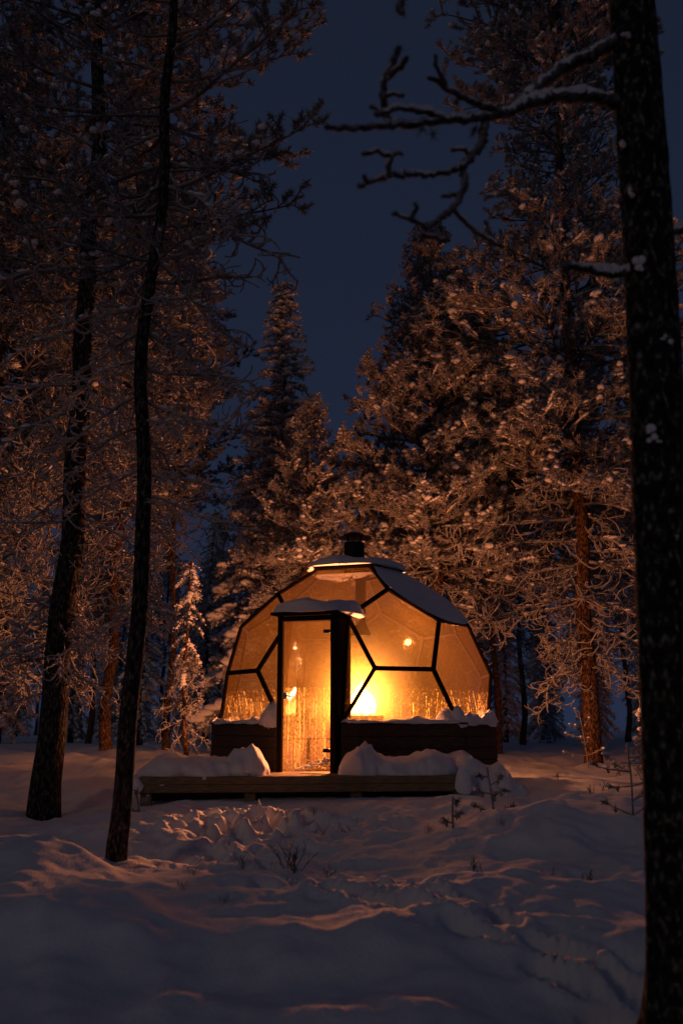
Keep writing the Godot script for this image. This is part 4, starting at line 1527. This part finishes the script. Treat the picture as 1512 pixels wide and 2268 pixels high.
func make_small() -> void:
	for s in [[1.33, -8.62, 0.42, 7, "small pine seedling with snow tufts before the right end of the deck"],
			[4.28, -17.0, 1.0, 8, "snow tufted pine seedling at the foot of the lamplit pine"],
			[2.52, -8.6, 0.75, 9, "frosted pine seedling beside the foreground trunk on the right"],
			[0.92, -8.15, 0.26, 4, "tiny snow crusted seedling on the mound before the deck"],
			[-1.95, -9.6, 0.25, 4, "small frosted seedling between the two dark left trunks"]]:
		var o := thing("pine_seedling", s[4], "seedling", at_ground(s[0], s[1], 0.02))
		sapling(o, int(s[0] * 100.0) + 900, s[2], s[3])
	var kinds := [heather(301, 12, 0.30, 0.08), heather(302, 6, 0.20, 0.12), heather(303, 7, 0.20, 0.6), heather(304, 4, 0.16, 0.3)]
	var list := [
		[-0.33, -7.0, 0, 1.15, "largest dark heather bush in the snow before the igloo"],
		[-0.72, -7.15, 1, 0.8, "short dark twigs just left of the largest heather bush"],
		[-0.10, -7.1, 3, 0.9, "thin dry stems just right of the largest heather bush"],
		[0.92, -6.75, 1, 0.9, "dark dry twigs in the hollow left of the snow mound"],
		[1.13, -6.6, 1, 0.75, "dark twigs leaning right in the hollow before the mound"],
		[1.38, -6.55, 3, 1.1, "low dark stems under the snow mound near the right trunk"],
		[1.60, -6.6, 1, 0.8, "last clump of dark twigs towards the right trunk"],
		[-0.98, -6.7, 2, 0.7, "frosted sprig standing on the drift right of the slim pine"],
		[-2.02, -6.75, 2, 0.8, "frosted plant on the left hummock beside the slim pine"],
		[-1.42, -7.0, 3, 0.9, "small frosted sprig at the right foot of the slim pine"],
		[-0.92, -5.9, 2, 0.6, "pale sprig low in the dim snow at the left"],
		[-0.22, -5.75, 2, 0.55, "pale frosted sprig in the middle of the foreground snow"],
		[0.02, -6.0, 2, 0.6, "pale frosted stem right of the middle of the foreground"],
		[-0.62, -5.3, 2, 0.55, "nearest faint sprig in the foreground snow"],
		[-0.25, -9.3, 1, 0.7, "brown twigs poking through the trodden snow before the door"],
		[-0.02, -9.0, 3, 0.8, "thin twigs right of the trodden snow"],
		[-3.9, -12.5, 1, 1.0, "dark twigs in the snow behind the thick left trunk"],
		[-2.4, -11.9, 1, 1.0, "dark twigs between the thick left trunk and the deck"],
		[-1.95, -12.4, 3, 1.2, "low stems left of the deck in the snow"],
		[2.75, -10.9, 1, 1.0, "dark dry twigs in the snow right of the deck"],
		[3.1, -11.6, 3, 1.2, "small dark stems between deck and lamplit pine"],
		[2.95, -13.5, 1, 0.9, "dark sprig standing right of the igloo base"],
		[1.28, -8.0, 2, 0.8, "frosted sprig on the crest of the mound below the seedling"],
		[0.72, -8.3, 2, 0.7, "frosted sprig at the left shoulder of the mound"],
	]
	var rng := RandomNumberGenerator.new()
	rng.seed = 55
	for s in list:
		var o := solo("heather", kinds[s[2]], s[4], "plant", "dry plants poking out of the snow")
		o.position = at_ground(s[0], s[1], 0.0)
		o.rotation.y = rng.randf() * TAU
		o.scale = Vector3.ONE * s[3] * 0.5


func _ready() -> void:
	# camera
	var cam := Camera3D.new()
	cam.name = "camera"
	cam.position = Vector3(0, 1.05, 0)
	cam.rotation_degrees = Vector3(12.875, 0, 0)
	cam.fov = 56.75
	cam.far = 400.0
	var lens := CameraAttributesPhysical.new()
	lens.frustum_focal_length = 22.2
	lens.frustum_focus_distance = 12.5
	lens.exposure_aperture = 1.3
	lens.frustum_far = 400.0
	cam.attributes = lens
	add_child(cam)
	# sky
	var env := Environment.new()
	var sky := Sky.new()
	var sm := ProceduralSkyMaterial.new()
	sm.sky_top_color = lin(0.0092, 0.0134, 0.0275)
	sm.sky_horizon_color = lin(0.0172, 0.0258, 0.057)
	sm.sky_curve = 0.25
	sm.ground_bottom_color = lin(0.004, 0.006, 0.010)
	sm.ground_horizon_color = lin(0.0172, 0.0258, 0.057)
	sm.sun_angle_max = 1.0
	sky.sky_material = sm
	env.background_mode = Environment.BG_SKY
	env.sky = sky
	env.tonemap_mode = Environment.TONE_MAPPER_LINEAR
	env.tonemap_exposure = 1.0
	env.volumetric_fog_enabled = true
	env.volumetric_fog_density = 0.0
	env.sdfgi_enabled = true
	env.ssao_enabled = true
	env.ssil_enabled = true
	var we := WorldEnvironment.new()
	we.name = "environment"
	we.environment = env
	add_child(we)
	# the last weak light of the evening, low from behind the viewer
	var sun := DirectionalLight3D.new()
	sun.name = "evening_light"
	sun.light_color = lin(1.0, 0.70, 0.48)
	sun.light_energy = 0.026
	sun.light_angular_distance = 6.0
	sun.shadow_enabled = true
	sun.sky_mode = DirectionalLight3D.SKY_MODE_LIGHT_ONLY
	sun.rotation_degrees = Vector3(-16, -28, 0)
	add_child(sun)

	n_low.noise_type = FastNoiseLite.TYPE_SIMPLEX_SMOOTH
	n_low.frequency = 0.28
	n_low.fractal_octaves = 2
	n_low.seed = 3
	n_mid.noise_type = FastNoiseLite.TYPE_SIMPLEX_SMOOTH
	n_mid.frequency = 0.62
	n_mid.fractal_octaves = 2
	n_mid.seed = 8
	n_fine.noise_type = FastNoiseLite.TYPE_SIMPLEX_SMOOTH
	n_fine.frequency = 5.0
	n_fine.fractal_octaves = 3
	n_rough.noise_type = FastNoiseLite.TYPE_SIMPLEX_SMOOTH
	n_rough.frequency = 4.0
	n_rough.fractal_octaves = 3
	n_rough.seed = 14
	n_bark.noise_type = FastNoiseLite.TYPE_SIMPLEX_SMOOTH
	n_bark.frequency = 2.5
	n_bark.fractal_octaves = 3

	make_ico()
	make_materials()
	make_ground()
	make_igloo()
	make_boughs()
	make_trees()
	make_foreground_trunk()
	make_small()
